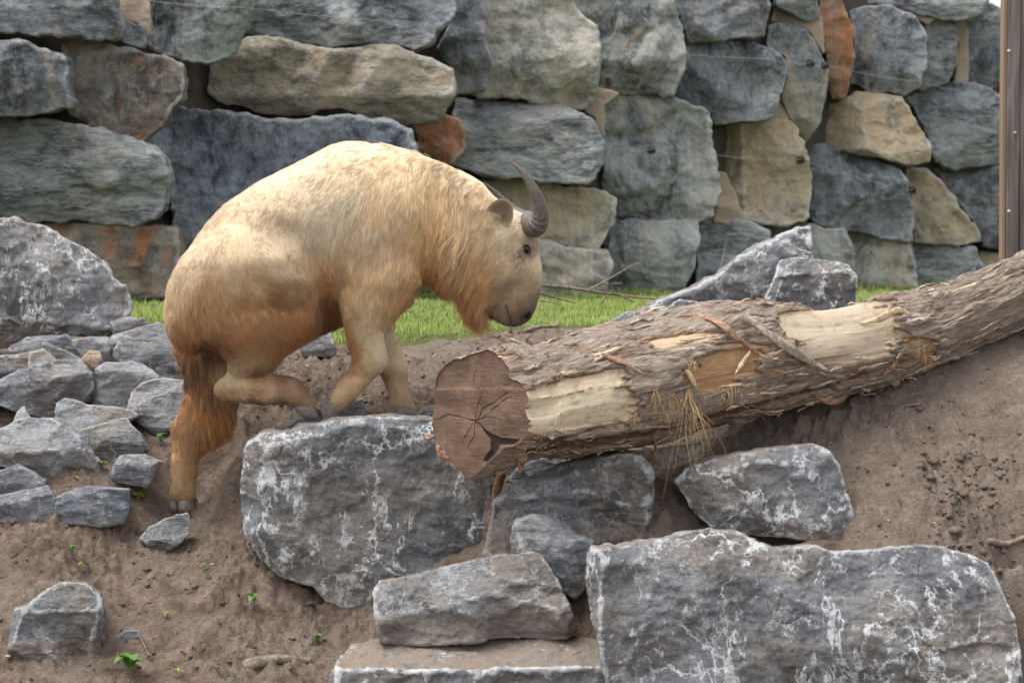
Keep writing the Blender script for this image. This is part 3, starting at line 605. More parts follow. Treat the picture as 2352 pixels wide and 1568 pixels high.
# ================================================================ loose rocks
ROCKS = [
 ('boulder', 'streak', 16.6, 260, [(-150,560),(-80,515),(0,508),(22,503),(45,520),(75,518),(110,535),(150,560),(200,590),(228,602),(250,640),(275,665),(288,695),(285,720),(272,735),(258,755),(230,772),(180,770),(130,772),(60,785),(0,797),(-80,805),(-160,790)],
  'largest grey boulder with white slanting streaks, above the rubble by the grass', [(100,640,0,0.10,-0.22),(100,760,0,0,0.9),(60,600,0,0.5,-0.8),(-20,650,0,-0.5,-0.1),(215,700,0,0.9,-0.3)]),
 ('rock', 'pile_dark', 16.55, 60, [(255,742),(285,731),(330,735),(338,748),(310,762),(262,768)], 'low dark stone on the grass edge just right of the largest streaked boulder', None),
 ('rock', 'pile', 16.3, 90, [(258,775),(325,752),(360,745),(398,765),(405,800),(350,800),(300,795),(258,790)], 'flat grey stone on the grass edge just left of the animal rump', [(330,775,0,0.1,-0.6),(380,775,0,0.5,-0.1)]),
 ('rock', 'pile_dark', 16.1, 110, [(262,815),(272,790),(290,782),(370,780),(400,790),(425,840),(430,880),(360,872),(325,850),(270,832)], 'bluish blocky rock touching the thigh of the animal, below the flat grass-edge stone', [(340,830,0,0.05,-0.15),(340,800,0,0.1,-1.0)]),
 ('rock', 'pile', 16.4, 80, [(165,785),(200,776),(240,776),(258,792),(264,830),(235,848),(190,822)], 'layered grey rock tucked under the right end of the largest boulder', None),
 ('rock', 'pile_dark', 16.4, 90, [(20,800),(60,778),(150,770),(172,800),(194,832),(120,822),(90,812),(30,812)], 'wide dark rock shaded under the middle of the largest boulder', None),
 ('rock', 'band', 16.2, 80, [(-60,840),(0,820),(65,812),(78,838),(50,860),(0,866),(-60,870)], 'brownish and blue rock at the left picture edge below the largest boulder', None),
 ('rock', 'pile_dark', 16.1, 70, [(100,792),(130,800),(186,830),(150,840),(130,846),(98,818)], 'small dark wedge-shaped rock pointing right between the white and the tan stone', None),
 ('rock', 'white', 16.05, 60, [(70,812),(98,806),(118,822),(135,842),(100,856),(66,848)], 'small whitish stone lying on the dark smooth rock', None),
 ('rock', 'tan', 15.75, 45, [(183,832),(205,809),(225,809),(232,832),(225,852),(208,861),(192,848)], 'small tan stone amid the grey rubble', None),
 ('rock', 'pile_dark', 15.65, 150, [(-90,900),(0,878),(60,844),(130,835),(178,830),(205,860),(211,900),(195,925),(140,945),(130,962),(90,955),(30,942),(0,928),(-90,930)],
  'long dark blue-grey rock below the tan stone, the longest rock of the rubble', [(80,900,0,0.06,0.12),(80,870,0,-0.1,-0.9)]),
 ('rock', 'pile', 15.7, 110, [(214,880),(218,848),(240,838),(300,835),(340,850),(360,868),(335,888),(312,920),(290,948),(250,938),(214,925)], 'upright grey block with pale flaking top between long dark rock and hind leg', [(270,895,0,0.15,-0.05),(300,858,0,0.2,-1.2),(228,890,0,-0.9,0)]),
 ('rock', 'pile', 15.5, 120, [(296,940),(302,905),(322,885),(370,872),(425,885),(440,960),(422,1012),(400,1013),(352,992),(320,970)], 'rounded light grey rock directly behind the standing hind leg', None),
 ('rock', 'pile', 15.4, 100, [(125,962),(130,930),(145,920),(200,932),(290,942),(312,957),(290,970),(200,990),(178,1012),(150,995)], 'pale slab rock lying just behind the pointed grey and brown rock', [(200,960,0,0,-0.5),(150,960,0,-0.6,-0.1)]),
 ('rock', 'band', 15.2, 110, [(172,1010),(180,992),(200,985),(285,966),(318,998),(336,1030),(312,1042),(240,1066),(200,1056)], 'pointed rock with grey left face and tan ridge, behind the lone small grey stone', [(210,1020,0,-0.6,-0.1),(270,1000,0,0.25,-0.75),(270,1040,0,0.1,0.35)]),
 ('boulder', 'pile', 15.05, 170, [(-80,1010),(0,990),(45,968),(110,968),(150,990),(190,1020),(222,1070),(221,1100),(200,1122),(160,1139),(110,1127),(60,1085),(0,1065),(-80,1060)],
  'big rounded rock with pale flat upper face at the centre of the left rubble', [(90,1020,0,0.05,-0.85),(90,1060,0,0.1,0.45),(190,1070,0,0.9,0.0)]),
 ('rock', 'white', 15.3, 50, [(30,968),(40,945),(52,938),(66,960),(70,975),(40,982)], 'small pale knob-like stone behind the big rock with the flat upper face', None),
 ('rock', 'pile_dark', 14.9, 90, [(-60,1080),(0,1085),(35,1072),(68,1085),(98,1106),(97,1128),(40,1145),(-60,1148)], 'dark veined rock at the left picture edge, behind the front left pair of blocks', None),
 ('rock', 'pile_dark', 14.75, 100, [(-60,1150),(0,1142),(60,1129),(102,1122),(125,1145),(126,1190),(108,1202),(0,1196),(-60,1196)], 'blocky grey rock at the left picture edge, left one of the front pair', [(60,1170,0,0.05,0.05),(60,1145,0,-0.2,-1.1)]),
 ('rock', 'pile_dark', 14.75, 100, [(129,1145),(172,1126),(240,1122),(293,1126),(292,1172),(280,1202),(200,1212),(129,1196)], 'blocky blue-grey rock with a step in its face, right one of the front pair', [(220,1170,0,0.1,0.0),(170,1140,0,-0.2,-0.9),(275,1170,0,0.7,0)]),
 ('rock', 'pile_dark', 15.0, 80, [(255,1088),(275,1052),(330,1048),(364,1065),(350,1097),(335,1116),(290,1109),(258,1101)], 'lone small grey angular stone left of the standing hind hoof', [(310,1085,0,0,0.1),(310,1065,0,0,-1.0)]),
 ('rock', 'band', 14.75, 60, [(325,1240),(345,1215),(380,1195),(425,1181),(434,1191),(429,1225),(400,1256),(375,1266),(345,1256)], 'flat banded grey and tan stone lying in soil just below the hind hoof', [(380,1225,0,0.3,-0.55)]),
 ('rock', 'front_low', 13.95, 160, [(22,1490),(25,1440),(35,1408),(62,1392),(95,1368),(132,1346),(190,1345),(220,1370),(229,1400),(228,1470),(215,1505),(188,1537),(150,1538),(100,1517),(40,1512),(20,1500)],
  'squarish dark blue-grey rock with flat shiny top alone in the bottom left soil', [(120,1400,0,0.02,-0.85),(120,1440,0,0.05,0.1),(220,1440,0,1.4,0.1)]),
 ('rock', 'pile_dark', 14.1, 20, [(244,1508),(250,1475),(290,1450),(316,1450),(318,1460),(300,1482),(265,1510)], 'flat dark oval stone beside the squarish dark rock in the bottom left', [(280,1480,0,0.1,-0.3)]),
 ('pebble', 'pile', 13.95, 20, [(453,1530),(492,1530),(489,1566),(478,1566)], 'little triangular grey stone at the bottom of the soil', None),
 ('boulder', 'front', 14.45, 330, [(553,1110),(556,1060),(568,1020),(600,998),(660,990),(700,981),(760,969),(830,962),(900,958),(960,962),(1000,972),(1040,1010),(1090,1050),(1125,1090),(1122,1170),(1114,1250),(1122,1300),(1060,1310),(900,1330),(856,1350),(852,1402),(800,1406),(750,1385),(720,1345),(640,1325),(600,1285),(565,1232),(553,1180)],
  'great grey boulder with white veins that the front hooves stand on', [(830,1150,0,0.02,-0.03),(700,1000,0,-0.15,-0.9),(950,990,0,0.1,-1.1),(600,1150,0,-0.7,0.0),(830,1330,0,0,0.3),(1080,1150,0,0.35,0)]),
 ('rock', 'pile_dark', 15.2, 90, [(655,988),(682,962),(735,948),(790,925),(832,918),(838,962),(760,972)], 'low flat rock behind the great veined boulder, under the lifted front hoof', [(760,950,0,0.1,-0.6)]),
 ('rock', 'pile', 15.2, 60, [(957,950),(975,938),(998,934),(1010,960),(1000,985),(965,975)], 'small stone wedged between the great veined boulder and the sawn log end', None),
 ('rock', 'pile', 15.6, 70, [(540,960),(575,938),(640,935),(665,950),(640,975),(560,985)], 'half-buried stone in the soil between the standing hind leg and the great veined boulder', None),
 ('boulder', 'front_low', 14.2, 240, [(1128,1200),(1137,1150),(1180,1120),(1250,1087),(1330,1062),(1420,1046),(1470,1046),(1498,1075),(1503,1130),(1496,1228),(1400,1245),(1250,1260),(1140,1285),(1112,1280)],
  'dark grey boulder with soil on top, under the log just right of its sawn end', [(1320,1170,0,0.0,0.0),(1300,1090,0,-0.25,-1.1),(1160,1180,0,-0.4,0),(1490,1150,0,1.2,0)]),
 ('rock', 'pile_dark', 14.6, 90, [(1165,1105),(1185,1075),(1250,1055),(1325,1050),(1300,1080),(1220,1115)], 'narrow dark rock in the shade right under the log near its sawn end', None),
 ('rock', 'pile', 14.0, 120, [(1175,1240),(1184,1196),(1225,1183),(1282,1196),(1320,1225),(1361,1246),(1352,1300),(1340,1362),(1320,1379),(1288,1350),(1262,1310),(1242,1290),(1180,1280)],
  'smooth grey wedge rock jammed upright between the soil-topped blocks', [(1220,1230,0,-0.25,-0.3),(1290,1280,0,0.35,0.0),(1340,1290,0,0.9,0.1),(1260,1200,0,0,-1)]),
 ('boulder', 'front_low', 13.75, 210, [(857,1360),(870,1342),(950,1325),(1100,1290),(1222,1271),(1252,1286),(1282,1340),(1310,1400),(1327,1466),(1270,1474),(1180,1468),(1060,1474),(950,1480),(872,1478),(860,1420)],
  'long low boulder with pale upper and brown lower face, before the great veined one', [(1000,1392,0,-0.22,-0.95),(1160,1368,0,0.25,-0.95),(1080,1400,0,0.0,0.10),(1290,1380,0,1.5,-0.2),(1060,1290,0,0,-1.8),(866,1400,0,-2.5,0)]),
 ('boulder', 'front_sand', 13.55, 250, [(758,1560),(790,1492),(850,1477),(1100,1470),(1320,1471),(1390,1477),(1415,1512),(1421,1560),(1410,1700),(750,1700)],
  'flat slab with soil-covered top and white broken edge at the bottom middle', [(1090,1535,0,0.0,-3.2),(1090,1560,0,0.03,0.06),(1400,1560,0,1.0,0)]),
 ('boulder', 'front', 13.45, 330, [(1350,1290),(1362,1266),(1440,1258),(1520,1250),(1570,1236),(1640,1226),(1700,1232),(1750,1258),(1790,1270),(1880,1265),(1930,1278),(1990,1278),(2080,1264),(2150,1261),(2200,1262),(2240,1280),(2310,1300),(2327,1350),(2346,1420),(2352,1480),(2360,1700),(1410,1700),(1382,1500),(1357,1400)],
  'enormous long boulder with white veins and a drill groove filling the bottom right', [(1850,1450,0,0.0,-0.03),(1850,1300,0,0.0,-0.9),(1380,1400,0,-1.8,0),(1600,1290,-3,0.25,-0.6),(2300,1400,0,0.9,-0.1)]),
 ('boulder', 'front', 14.15, 240, [(1555,1110),(1580,1080),(1640,1056),(1760,1036),(1860,1026),(1902,1036),(1930,1070),(1945,1130),(1966,1190),(1962,1232),(1900,1246),(1820,1236),(1720,1226),(1640,1212),(1600,1180)],
  'veined grey boulder leaning on the bare bank, resting on top of the enormous long one', [(1830,1140,0,0.12,-0.12),(1640,1130,0,-0.6,0.0),(1800,1060,0,0,-1.0),(1830,1220,0,0,0.5)]),
 ('boulder', 'front', 16.6, 200, [(1385,760),(1430,735),(1500,700),(1580,665),(1640,640),(1700,590),(1760,555),(1830,525),(1865,520),(1870,600),(1865,770),(1500,790)],
  'jagged grey boulder rising to a peak behind the log', [(1700,660,0,0.1,-0.15),(1600,620,0,-0.35,-0.9),(1850,600,0,1.3,0)]),
 ('rock', 'front', 16.1, 110, [(1380,750),(1440,719),(1520,716),(1562,690),(1600,695),(1652,713),(1645,780),(1400,780)], 'low veined rock at the foot of the peaked boulder, just above the log bark', [(1520,740,0,0,-0.5)]),
 ('boulder', 'front', 16.3, 150, [(1752,710),(1780,640),(1798,600),(1830,597),(1900,598),(1950,610),(1968,635),(1967,700),(1962,770),(1760,770)],
  'boxy veined boulder leaning on the peaked one behind the log', [(1880,680,0,0.08,0.02),(1870,625,0,0.0,-1.3),(1780,660,0,-0.9,-0.3)]),
 ('rock', 'pile', 16.4, 70, [(685,800),(700,780),(722,768),(757,768),(772,802),(765,818),(695,822)], 'small pale stone seen under the belly of the animal', None),
 ('rock', 'front_low', 13.9, 60, [(2326,1340),(2360,1330),(2420,1345),(2430,1420),(2350,1415),(2332,1385)], 'stone at the right picture edge beside the enormous boulder', None),
]
for i, (nm, mt, Y, dep, poly, lab, pl) in enumerate(ROCKS):
    o = build_rock(nm, poly, Y, dep, M[mt], 500 + i, planes=pl, chops=6 if dep > 100 else 7, rough=0.85 if mt == 'front' else 1.0, lean=0.15, k=2.2, grow=3.5 if i < 24 else (0.0 if i == 25 else 1.0), groove=(2140,1508,2345,1504,22,-6) if poly[0] == (1350,1290) else None)
    tag(o, lab, 'boulder' if nm == 'boulder' else ('pebble' if nm == 'pebble' else 'rock'))

# soil that has slid on to the tops of the blocks
M['sand'] = M['soil']
for i, (poly, Y, dp, lab) in enumerate([([(872,1346),(950,1322),(1060,1296),(1150,1276),(1210,1264),(1228,1272),(1150,1296),(1050,1318),(960,1340),(890,1358)], 13.98, 70, 'soil_drift'), ([(1260,1082),(1330,1052),(1400,1038),(1462,1036),(1490,1058),(1440,1062),(1380,1060),(1310,1078)], 14.4, 80, 'soil_drift'),
        ([(1760,1262),(1850,1248),(1960,1246),(2080,1250),(2140,1262),(2080,1272),(1980,1284),(1880,1272)], 13.95, 90, 'soil_drift')]):
    o = build_rock(lab, poly, Y, dp, M['soil'], 800 + i, chops=2, rough=1.0, lean=0.6, k=6, cell=3.5, jag=2.0); tag(o, kind='structure')

# ================================================================ the sawn log
LY = 14.05; LS = LY / FPX
FACE = [(1002,880),(1006,862),(1022,843),(1043,829),(1058,827),(1081,815),(1102,809),(1120,804),(1137,812),(1155,827),(1171,850),(1166,866),(1184,871),(1207,889),(1216,909),(1207,935),(1215,962),(1210,990),(1190,1012),(1160,1024),(1140,1040),(1118,1060),(1100,1083),(1075,1097),(1043,1073),(1024,1047),(1004,1020),(992,985),(994,953),(999,921)]
AX = np.array([  # u, v (centre), radius, w (farther away along the log)
 (1106,952,146,0),(1180,945,138,30),(1250,932,136,62),(1350,914,150,105),(1500,886,156,172),(1640,862,154,232),(1760,846,146,285),(1850,836,126,325),(1950,826,114,368),(2050,808,112,410),
 (2140,788,106,448),(2230,762,100,486),(2330,726,98,528),(2440,685,98,575),(2600,625,98,640)], float)
NR, NA = 470, 220
arc = np.concatenate([[0], np.cumsum(np.hypot(np.diff(AX[:, 0]), np.diff(AX[:, 3])))])
sp = spline(np.column_stack([AX, arc]), NR)
cu, cv, rr, cw, ss = sp.T
th = np.linspace(0, 2 * np.pi, NA, endpoint=False)       # 0 = towards the viewer side, pi/2 = up
fc = np.array([1106.0, 952.0])
fa = np.array(FACE, float) - fc
# radius of the cut face by angle
fth = np.arctan2(-fa[:, 1], fa[:, 0]); frad = np.hypot(fa[:, 0], fa[:, 1]); o_ = np.argsort(fth)
fth = np.concatenate([fth[o_] - 2 * np.pi, fth[o_], fth[o_] + 2 * np.pi]); frad = np.tile(frad[o_], 3)
fr = np.interp((th + np.pi) % (2 * np.pi) - np.pi, fth, frad)
cf, sf = 0.82, 0.57
TH, SS = np.meshgrid(th, ss); RR = rr[:, None] + 0 * TH
bl = np.clip(SS / 170, 0, 1); bl = bl * bl * (3 - 2 * bl)
cphi = 0.82 * (1 - bl) + 0.38 * bl; sphi = np.sqrt(1 - cphi ** 2)
lobes = 1 + 0.05 * np.cos(TH * 2 - 0.9) + 0.045 * np.abs(np.sin(2.5 * TH + 0.35 + SS / 900)) * 2 - 0.13 + 0.02 * np.sin(3 * TH + SS / 260) + 0.03 * np.sin(5 * TH - SS / 190 + 1)
ru = RR * lobes * cphi; rv = RR * lobes
# at the very start the section is the outline of the sawn end
su = np.where(True, fr[None, :] * np.cos(TH), 0); sv = fr[None, :] * np.sin(TH)
DU = ru * np.cos(TH) * bl + su * (1 - bl); DV = rv * np.sin(TH) * bl + sv * (1 - bl)
DW = -(RR * np.cos(TH) * sphi) * bl - su * (1 - bl) * (sf / cf)
CU = cu[:, None] + DU; CV = cv[:, None] - DV; CW = cw[:, None] + DW
# saw plane: everything starts on it
# surface patches, in the outline seen from the path (front half only)
def soft_poly(poly, w=7.0):
    return np.clip(poly_sd(CU + 26 * vnoise(CU / 70, CV / 6, CU * 0, 5) + 8 * vnoise(CU / 20, CV / 2.5, CU * 0, 15), CV + 7 * vnoise(CU / 45, CV / 14, CU * 0, 9), poly) / w + 0.5, 0, 1)
front = (np.cos(TH) > -0.25)
BARE = [  # polygon, tone (0 pale cream, 1 orange brown), depth
 ([(1195,905),(1230,880),(1300,860),(1380,850),(1430,848),(1438,868),(1400,882),(1330,895),(1260,905),(1212,940)], 0.15, 1.0),
 ([(1200,935),(1260,905),(1330,898),(1390,880),(1440,893),(1462,930),(1440,965),(1395,985),(1340,975),(1290,985),(1270,1010),(1225,1012),(1205,970)], 0.0, 1.0),
 ([(1590,835),(1650,815),(1740,812),(1765,825),(1762,850),(1700,885),(1640,905),(1590,900),(1575,865)], 0.95, 1.0),
 ([(1800,730),(1900,712),(2030,702),(2105,705),(2115,760),(2118,790),(2080,830),(2000,845),(1900,855),(1855,840),(1850,800),(1820,770)], 0.35, 0.8),
 ([(2120,790),(2180,790),(2210,812),(2190,850),(2140,842)], 0.6, 0.8),
 ([(1640,800),(1700,790),(1800,800),(1790,812),(1700,806)], 0.5, 0.4),
 ([(1480,785),(1640,770),(1700,778),(1600,792),(1490,797)], 0.45, 0.4),
 ([(1120,800),(1160,812),(1185,830),(1165,835)], 0.1, 0.6),
]
bare = np.zeros_like(CU); tone = np.zeros_like(CU)
for poly, tn, dp in BARE:
    m = soft_poly(poly) * front; tone = np.where(m > bare, tn, tone); bare = np.maximum(bare, m * (0.6 + 0.4 * dp))
# bark: long plates split by fissures that run with the grain and cross each other
q = TH * 145
warp = 16 * vnoise(SS / 85, q / 40, q * 0, 3) + 7 * vnoise(SS / 30, q / 18, q * 0, 4)
def per(f, *a):   # seamless round the log: blend two copies
    k = np.clip((TH - (2 * np.pi - 0.5)) / 0.5, 0, 1)
    return f(q, *a) * (1 - k) + f(q - 2 * np.pi * 145, *a) * k
def bark(qq):
    r1 = fbm(SS / 120, (qq + warp) / 17, qq * 0, 21, 4, 0.55, ridged=True)
    r2 = fbm(SS / 42, (qq + warp * 1.3) / 8, qq * 0, 31, 3, 0.6, ridged=True)
    d, i = worley(SS / 90 + 0.3 * vnoise(SS / 40, qq / 20, qq * 0, 8), (qq + warp) / 24, qq * 0, 60)
    e_ = np.clip((0.62 - d) * 3, 0, 1)
    return r1 * 7.0 + r2 * 4.0 + (i - 0.4) * 13.0 * e_ + vnoise(SS / 150, qq / 60, qq * 0, 66) * 7
B = per(bark)
d1, i1 = worley(SS / 70, (q + warp) / 19, q * 0, 90)
flake = (i1 - 0.5)
lump = 8 * vnoise(SS / 200, q / 110, q * 0, 71)
dis = B * (1 - bare) + bare * (-9 + 1.2 * fbm(SS / 120, q / 10, q * 0, 14, 3)) + lump
# deep split along the underside, seen as a dark crevice
for (pa, wd, dp) in (([(1215,1040),(1330,1030),(1480,1000),(1600,975),(1750,945),(1900,915),(2020,885)], 9, 16), ([(1400,1060),(1520,1045),(1700,1010),(1850,975),(1960,945)], 7, 12), ([(1230,1015),(1300,1000),(1440,975),(1500,960)], 6, 13)):
    pa = np.array(pa, float); dd = np.full(CU.shape, 1e9)
    for a, b in zip(pa[:-1], pa[1:]):
        e = b - a; tt = np.clip(((CU - a[0]) * e[0] + (CV - a[1]) * e[1]) / (e @ e), 0, 1)
        dd = np.minimum(dd, np.hypot(CU - a[0] - tt * e[0], CV - a[1] - tt * e[1] + 4 * vnoise(CU / 14, CU * 0, CU * 0, 2)))
    dis = dis - front * dp * np.exp(-(dd / wd) ** 2)
fade = np.clip(SS / 22, 0, 1)
dis = dis * (0.25 + 0.75 * fade)
nl = np.hypot(np.hypot(DU, DV), DW) + 1e-9
k_ = dis / nl
X = CU + DU * k_; Z = CV - DV * k_; Wd = CW + DW * k_
pos = P(X.ravel(), Z.ravel(), LY); pos[:, 1] += Wd.ravel() * LS
ix = np.arange(NR * NA).reshape(NR, NA); jx = np.roll(ix, -1, 1)
LQ = np.stack([ix[:-1], jx[:-1], jx[1:], ix[1:]], -1).reshape(-1, 4)
n_ = vnormals(pos, LQ)
cen = np.repeat(P(cu, cv, LY) + np.stack([cu * 0, cw * LS, cu * 0], 1), NA, 0)
if (np.einsum('ij,ij->i', n_, pos - cen)).mean() < 0: LQ = LQ[:, ::-1]
log = empty('fallen_log', P(1500, 1045, LY))
tag(log, 'thick fallen log with shredding bark and a dark sawn end, lying across boulders', 'log')
t = NT('log_bark'); tc = t.n('ShaderNodeTexCoord').outputs['Object']
lv = t.n('ShaderNodeCombineXYZ', {0: t.attr('ls'), 1: t.attr('lq'), 2: 0.0}).outputs[0]
def smap(a, b): return t.n('ShaderNodeMapping', {'Vector': lv, 'Scale': (a, b, 1)}).outputs[0]
hgt = t.attr('hgt'); bm = t.attr('bare'); tn = t.attr('tone')
f1 = t.noise(smap(0.011, 0.075), 1.0, 8, 0.68, 0.6); f2 = t.noise(smap(0.03, 0.35), 1.0, 8, 0.75, 0.3); f3 = t.noise(tc, 9, 6, 0.7)
bark = t.ramp(f2, [(0.35, (0.12, 0.078, 0.055)), (0.47, (0.40, 0.315, 0.25)), (0.62, (0.70, 0.60, 0.50))])
bark = t.mix(t.math('MULTIPLY', t.step(f3, 0.52, 0.68), 0.75), bark, t.mix(f2, (0.12, 0.06, 0.035), (0.44, 0.26, 0.17)))
bark = t.mix(t.math('MULTIPLY', t.step(hgt, 0.46, 0.28), 0.75), bark, (0.12, 0.055, 0.032))
bark = t.mix(t.math('MULTIPLY', t.step(t.noise(smap(0.012, 0.05), 1.0, 7, 0.7, 1.0), 0.55, 0.64), 0.8), bark, t.mix(f2, (0.33, 0.19, 0.10), (0.66, 0.46, 0.30)))
w1 = t.ramp(f2, [(0.3, (0.50, 0.40, 0.26)), (0.7, (0.78, 0.68, 0.50))]); w2 = t.ramp(f2, [(0.3, (0.20, 0.10, 0.045)), (0.7, (0.56, 0.34, 0.16))])
wood = t.mix(tn, w1, w2)
wood = t.mix(t.math('MULTIPLY', t.step(t.math('ABSOLUTE', t.math('SUBTRACT', tn, 0.3)), 0.18, 0.02), 0.7), wood, t.mix(f2, (0.27, 0.22, 0.17), (0.56, 0.48, 0.38)))
wood = t.mix(t.math('MULTIPLY', t.step(t.noise(smap(0.03, 0.03), 1.0, 7, 0.7, 0.5), 0.50, 0.66), 0.6), wood, (0.24, 0.18, 0.13))
bedge = t.step(t.math('ADD', bm, t.math('MULTIPLY', t.math('SUBTRACT', f1, 0.5), 0.9)), 0.38, 0.55)
wood = t.mix(t.math('MULTIPLY', t.step(t.noise(smap(0.006, 0.10), 1.0, 7, 0.75, 0.6), 0.52, 0.66), 0.5), wood, (0.33, 0.22, 0.13))
bord = t.math('MULTIPLY', t.math('MULTIPLY', t.step(bm, 0.02, 0.45), t.math('SUBTRACT', 1.0, t.step(bm, 0.55, 0.98))), 0.85)
col_ = t.mix(t.math('MULTIPLY', bord, t.step(f2, 0.35, 0.6)), t.mix(bedge, bark, wood), t.mix(f2, (0.16, 0.07, 0.035), (0.52, 0.30, 0.15)))
t.set('Base Color', col_); t.set('Roughness', t.mix(bedge, (0.95,) * 3, (0.6,) * 3)); t.set('Specular IOR Level', 0.2)
hh = t.math('ADD', t.math('MULTIPLY', f1, 0.8), f2)
t.set('Normal', t.bump(t.math('MULTIPLY', hh, t.math('SUBTRACT', 1.0, t.math('MULTIPLY', bedge, 0.85))), 1.0, 0.035))
M['bark'] = t.m
link_mesh('bark', pos, np.ascontiguousarray(LQ), M['bark'], parent=log, attrs={'ls': SS.ravel(), 'lq': q.ravel(), 'hgt': np.clip(dis / 40 + 0.5, 0, 1).ravel(), 'bare': bare.ravel(), 'tone': tone.ravel()})
# the sawn face: rings of points from pith to edge, a saw step across the upper part, open radial cracks
NP = 46
pith = np.array([1093.0, 968.0])
edge_u, edge_v, edge_w = X[0], Z[0], Wd[0]
rads = np.linspace(0, 1, NP)
FU = pith[0] + (edge_u[None] - pith[0]) * rads[:, None]; FV = pith[1] + (edge_v[None] - pith[1]) * rads[:, None]
pw = -(pith[0] - fc[0]) * sf / cf
FW = pw + (edge_w[None] - pw) * rads[:, None]
stepline = 897 - (FU - 1014) * 10 / 193
out = 0.55 * fbm(FU / 5, FV / 60, FU * 0, 4, 3) 
out = out + np.where(FV < stepline, 5.0, 0.0) * np.clip((1 - rads[:, None]) * 30, 0, 1)      # the upper cut sits a little deeper
CR = [(176, 0.95, 2.0), (14, 0.5, 0.9), (50, 0.9, 1.2), (86, 0.85, 0.8), (31, 0.8, 0.9), (262, 0.8, 0.8), (232, 0.5, 0.7), (318, 0.45, 2.6)]
crk = np.zeros_like(FU); au = np.arctan2(-(FV - pith[1]), FU - pith[0]); ra = np.hypot(FU - pith[0], FV - pith[1])
for dg, ln, wd in CR:
    a0 = math.radians(dg) + 0.20 * vnoise(ra / 30, ra * 0, ra * 0 + dg, 7)
    da = np.abs((au - a0 + np.pi) % (2 * np.pi) - np.pi) * ra
    crk = np.maximum(crk, np.exp(-(da / (wd * 0.75)) ** 2) * np.clip(0.75 + 0.5 * vnoise(ra / 12, ra * 0, ra * 0 + dg, 8), 0, 1) * (rads[:, None] < ln))
rot = np.clip(poly_sd(FU, FV, [(1100,970),(1118,990),(1150,1004),(1192,1005),(1185,1016),(1150,1020),(1140,1040),(1118,1062),(1112,1055),(1130,1030),(1128,1010)]) / 4 + 0.5, 0, 1) * (rads[:, None] < 0.985)
FW2 = FW + out + crk * 3.5 + rot * 7
fp = P(FU.ravel(), FV.ravel(), LY); fp[:, 1] += FW2.ravel() * LS - 0.0015
ix = np.arange(NP * NA).reshape(NP, NA); jx = np.roll(ix, -1, 1)
FQ = np.stack([ix[:-1], ix[1:], jx[1:], jx[:-1]], -1).reshape(-1, 4)
n_ = vnormals(fp, FQ)
if n_[:, 1].mean() > 0: FQ = FQ[:, ::-1]
t = NT('sawn_wood')
tcv = t.n('ShaderNodeCombineXYZ', {0: t.attr('fu'), 1: t.attr('fv'), 2: 0.0}).outputs[0]
rg = t.math('ADD', t.attr('ring'), t.math('MULTIPLY', t.noise(tcv, 0.035, 3, 0.5), 1.2))
rings = t.math('SINE', t.math('MULTIPLY', rg, 48.0))
saw = t.noise(t.n('ShaderNodeMapping', {'Vector': tcv, 'Scale': (0.02, 0.6, 1), 'Rotation': (0, 0, 0.06)}).outputs[0], 1.0, 5, 0.6)
big = t.noise(tcv, 0.016, 5, 0.6)
fcl = t.ramp(big, [(0.35, (0.075, 0.046, 0.033)), (0.5, (0.14, 0.088, 0.062)), (0.66, (0.21, 0.135, 0.095))])
fcl = t.mix(t.math('MULTIPLY', t.step(rings, 0.0, 1.0), 0.42), fcl, (0.085, 0.045, 0.028))
fcl = t.mix(t.math('MULTIPLY', t.step(saw, 0.48, 0.66), 0.45), fcl, (0.30, 0.20, 0.14))
fcl = t.mix(t.attr('crk'), fcl, (0.03, 0.018, 0.015))
t.set('Base Color', fcl); t.set('Roughness', 0.8); t.set('Specular IOR Level', 0.2)
t.set('Normal', t.bump(t.math('ADD', saw, t.math('MULTIPLY', rings, 0.06)), 0.5, 0.006))
link_mesh('sawn_end', fp, np.ascontiguousarray(FQ), t.m, parent=log, attrs={'fu': FU.ravel(), 'fv': FV.ravel(), 'ring': (rads[:, None] + 0 * FU).ravel(), 'crk': np.clip(crk * 0.62 + rot * 0.9, 0, 1).ravel()})

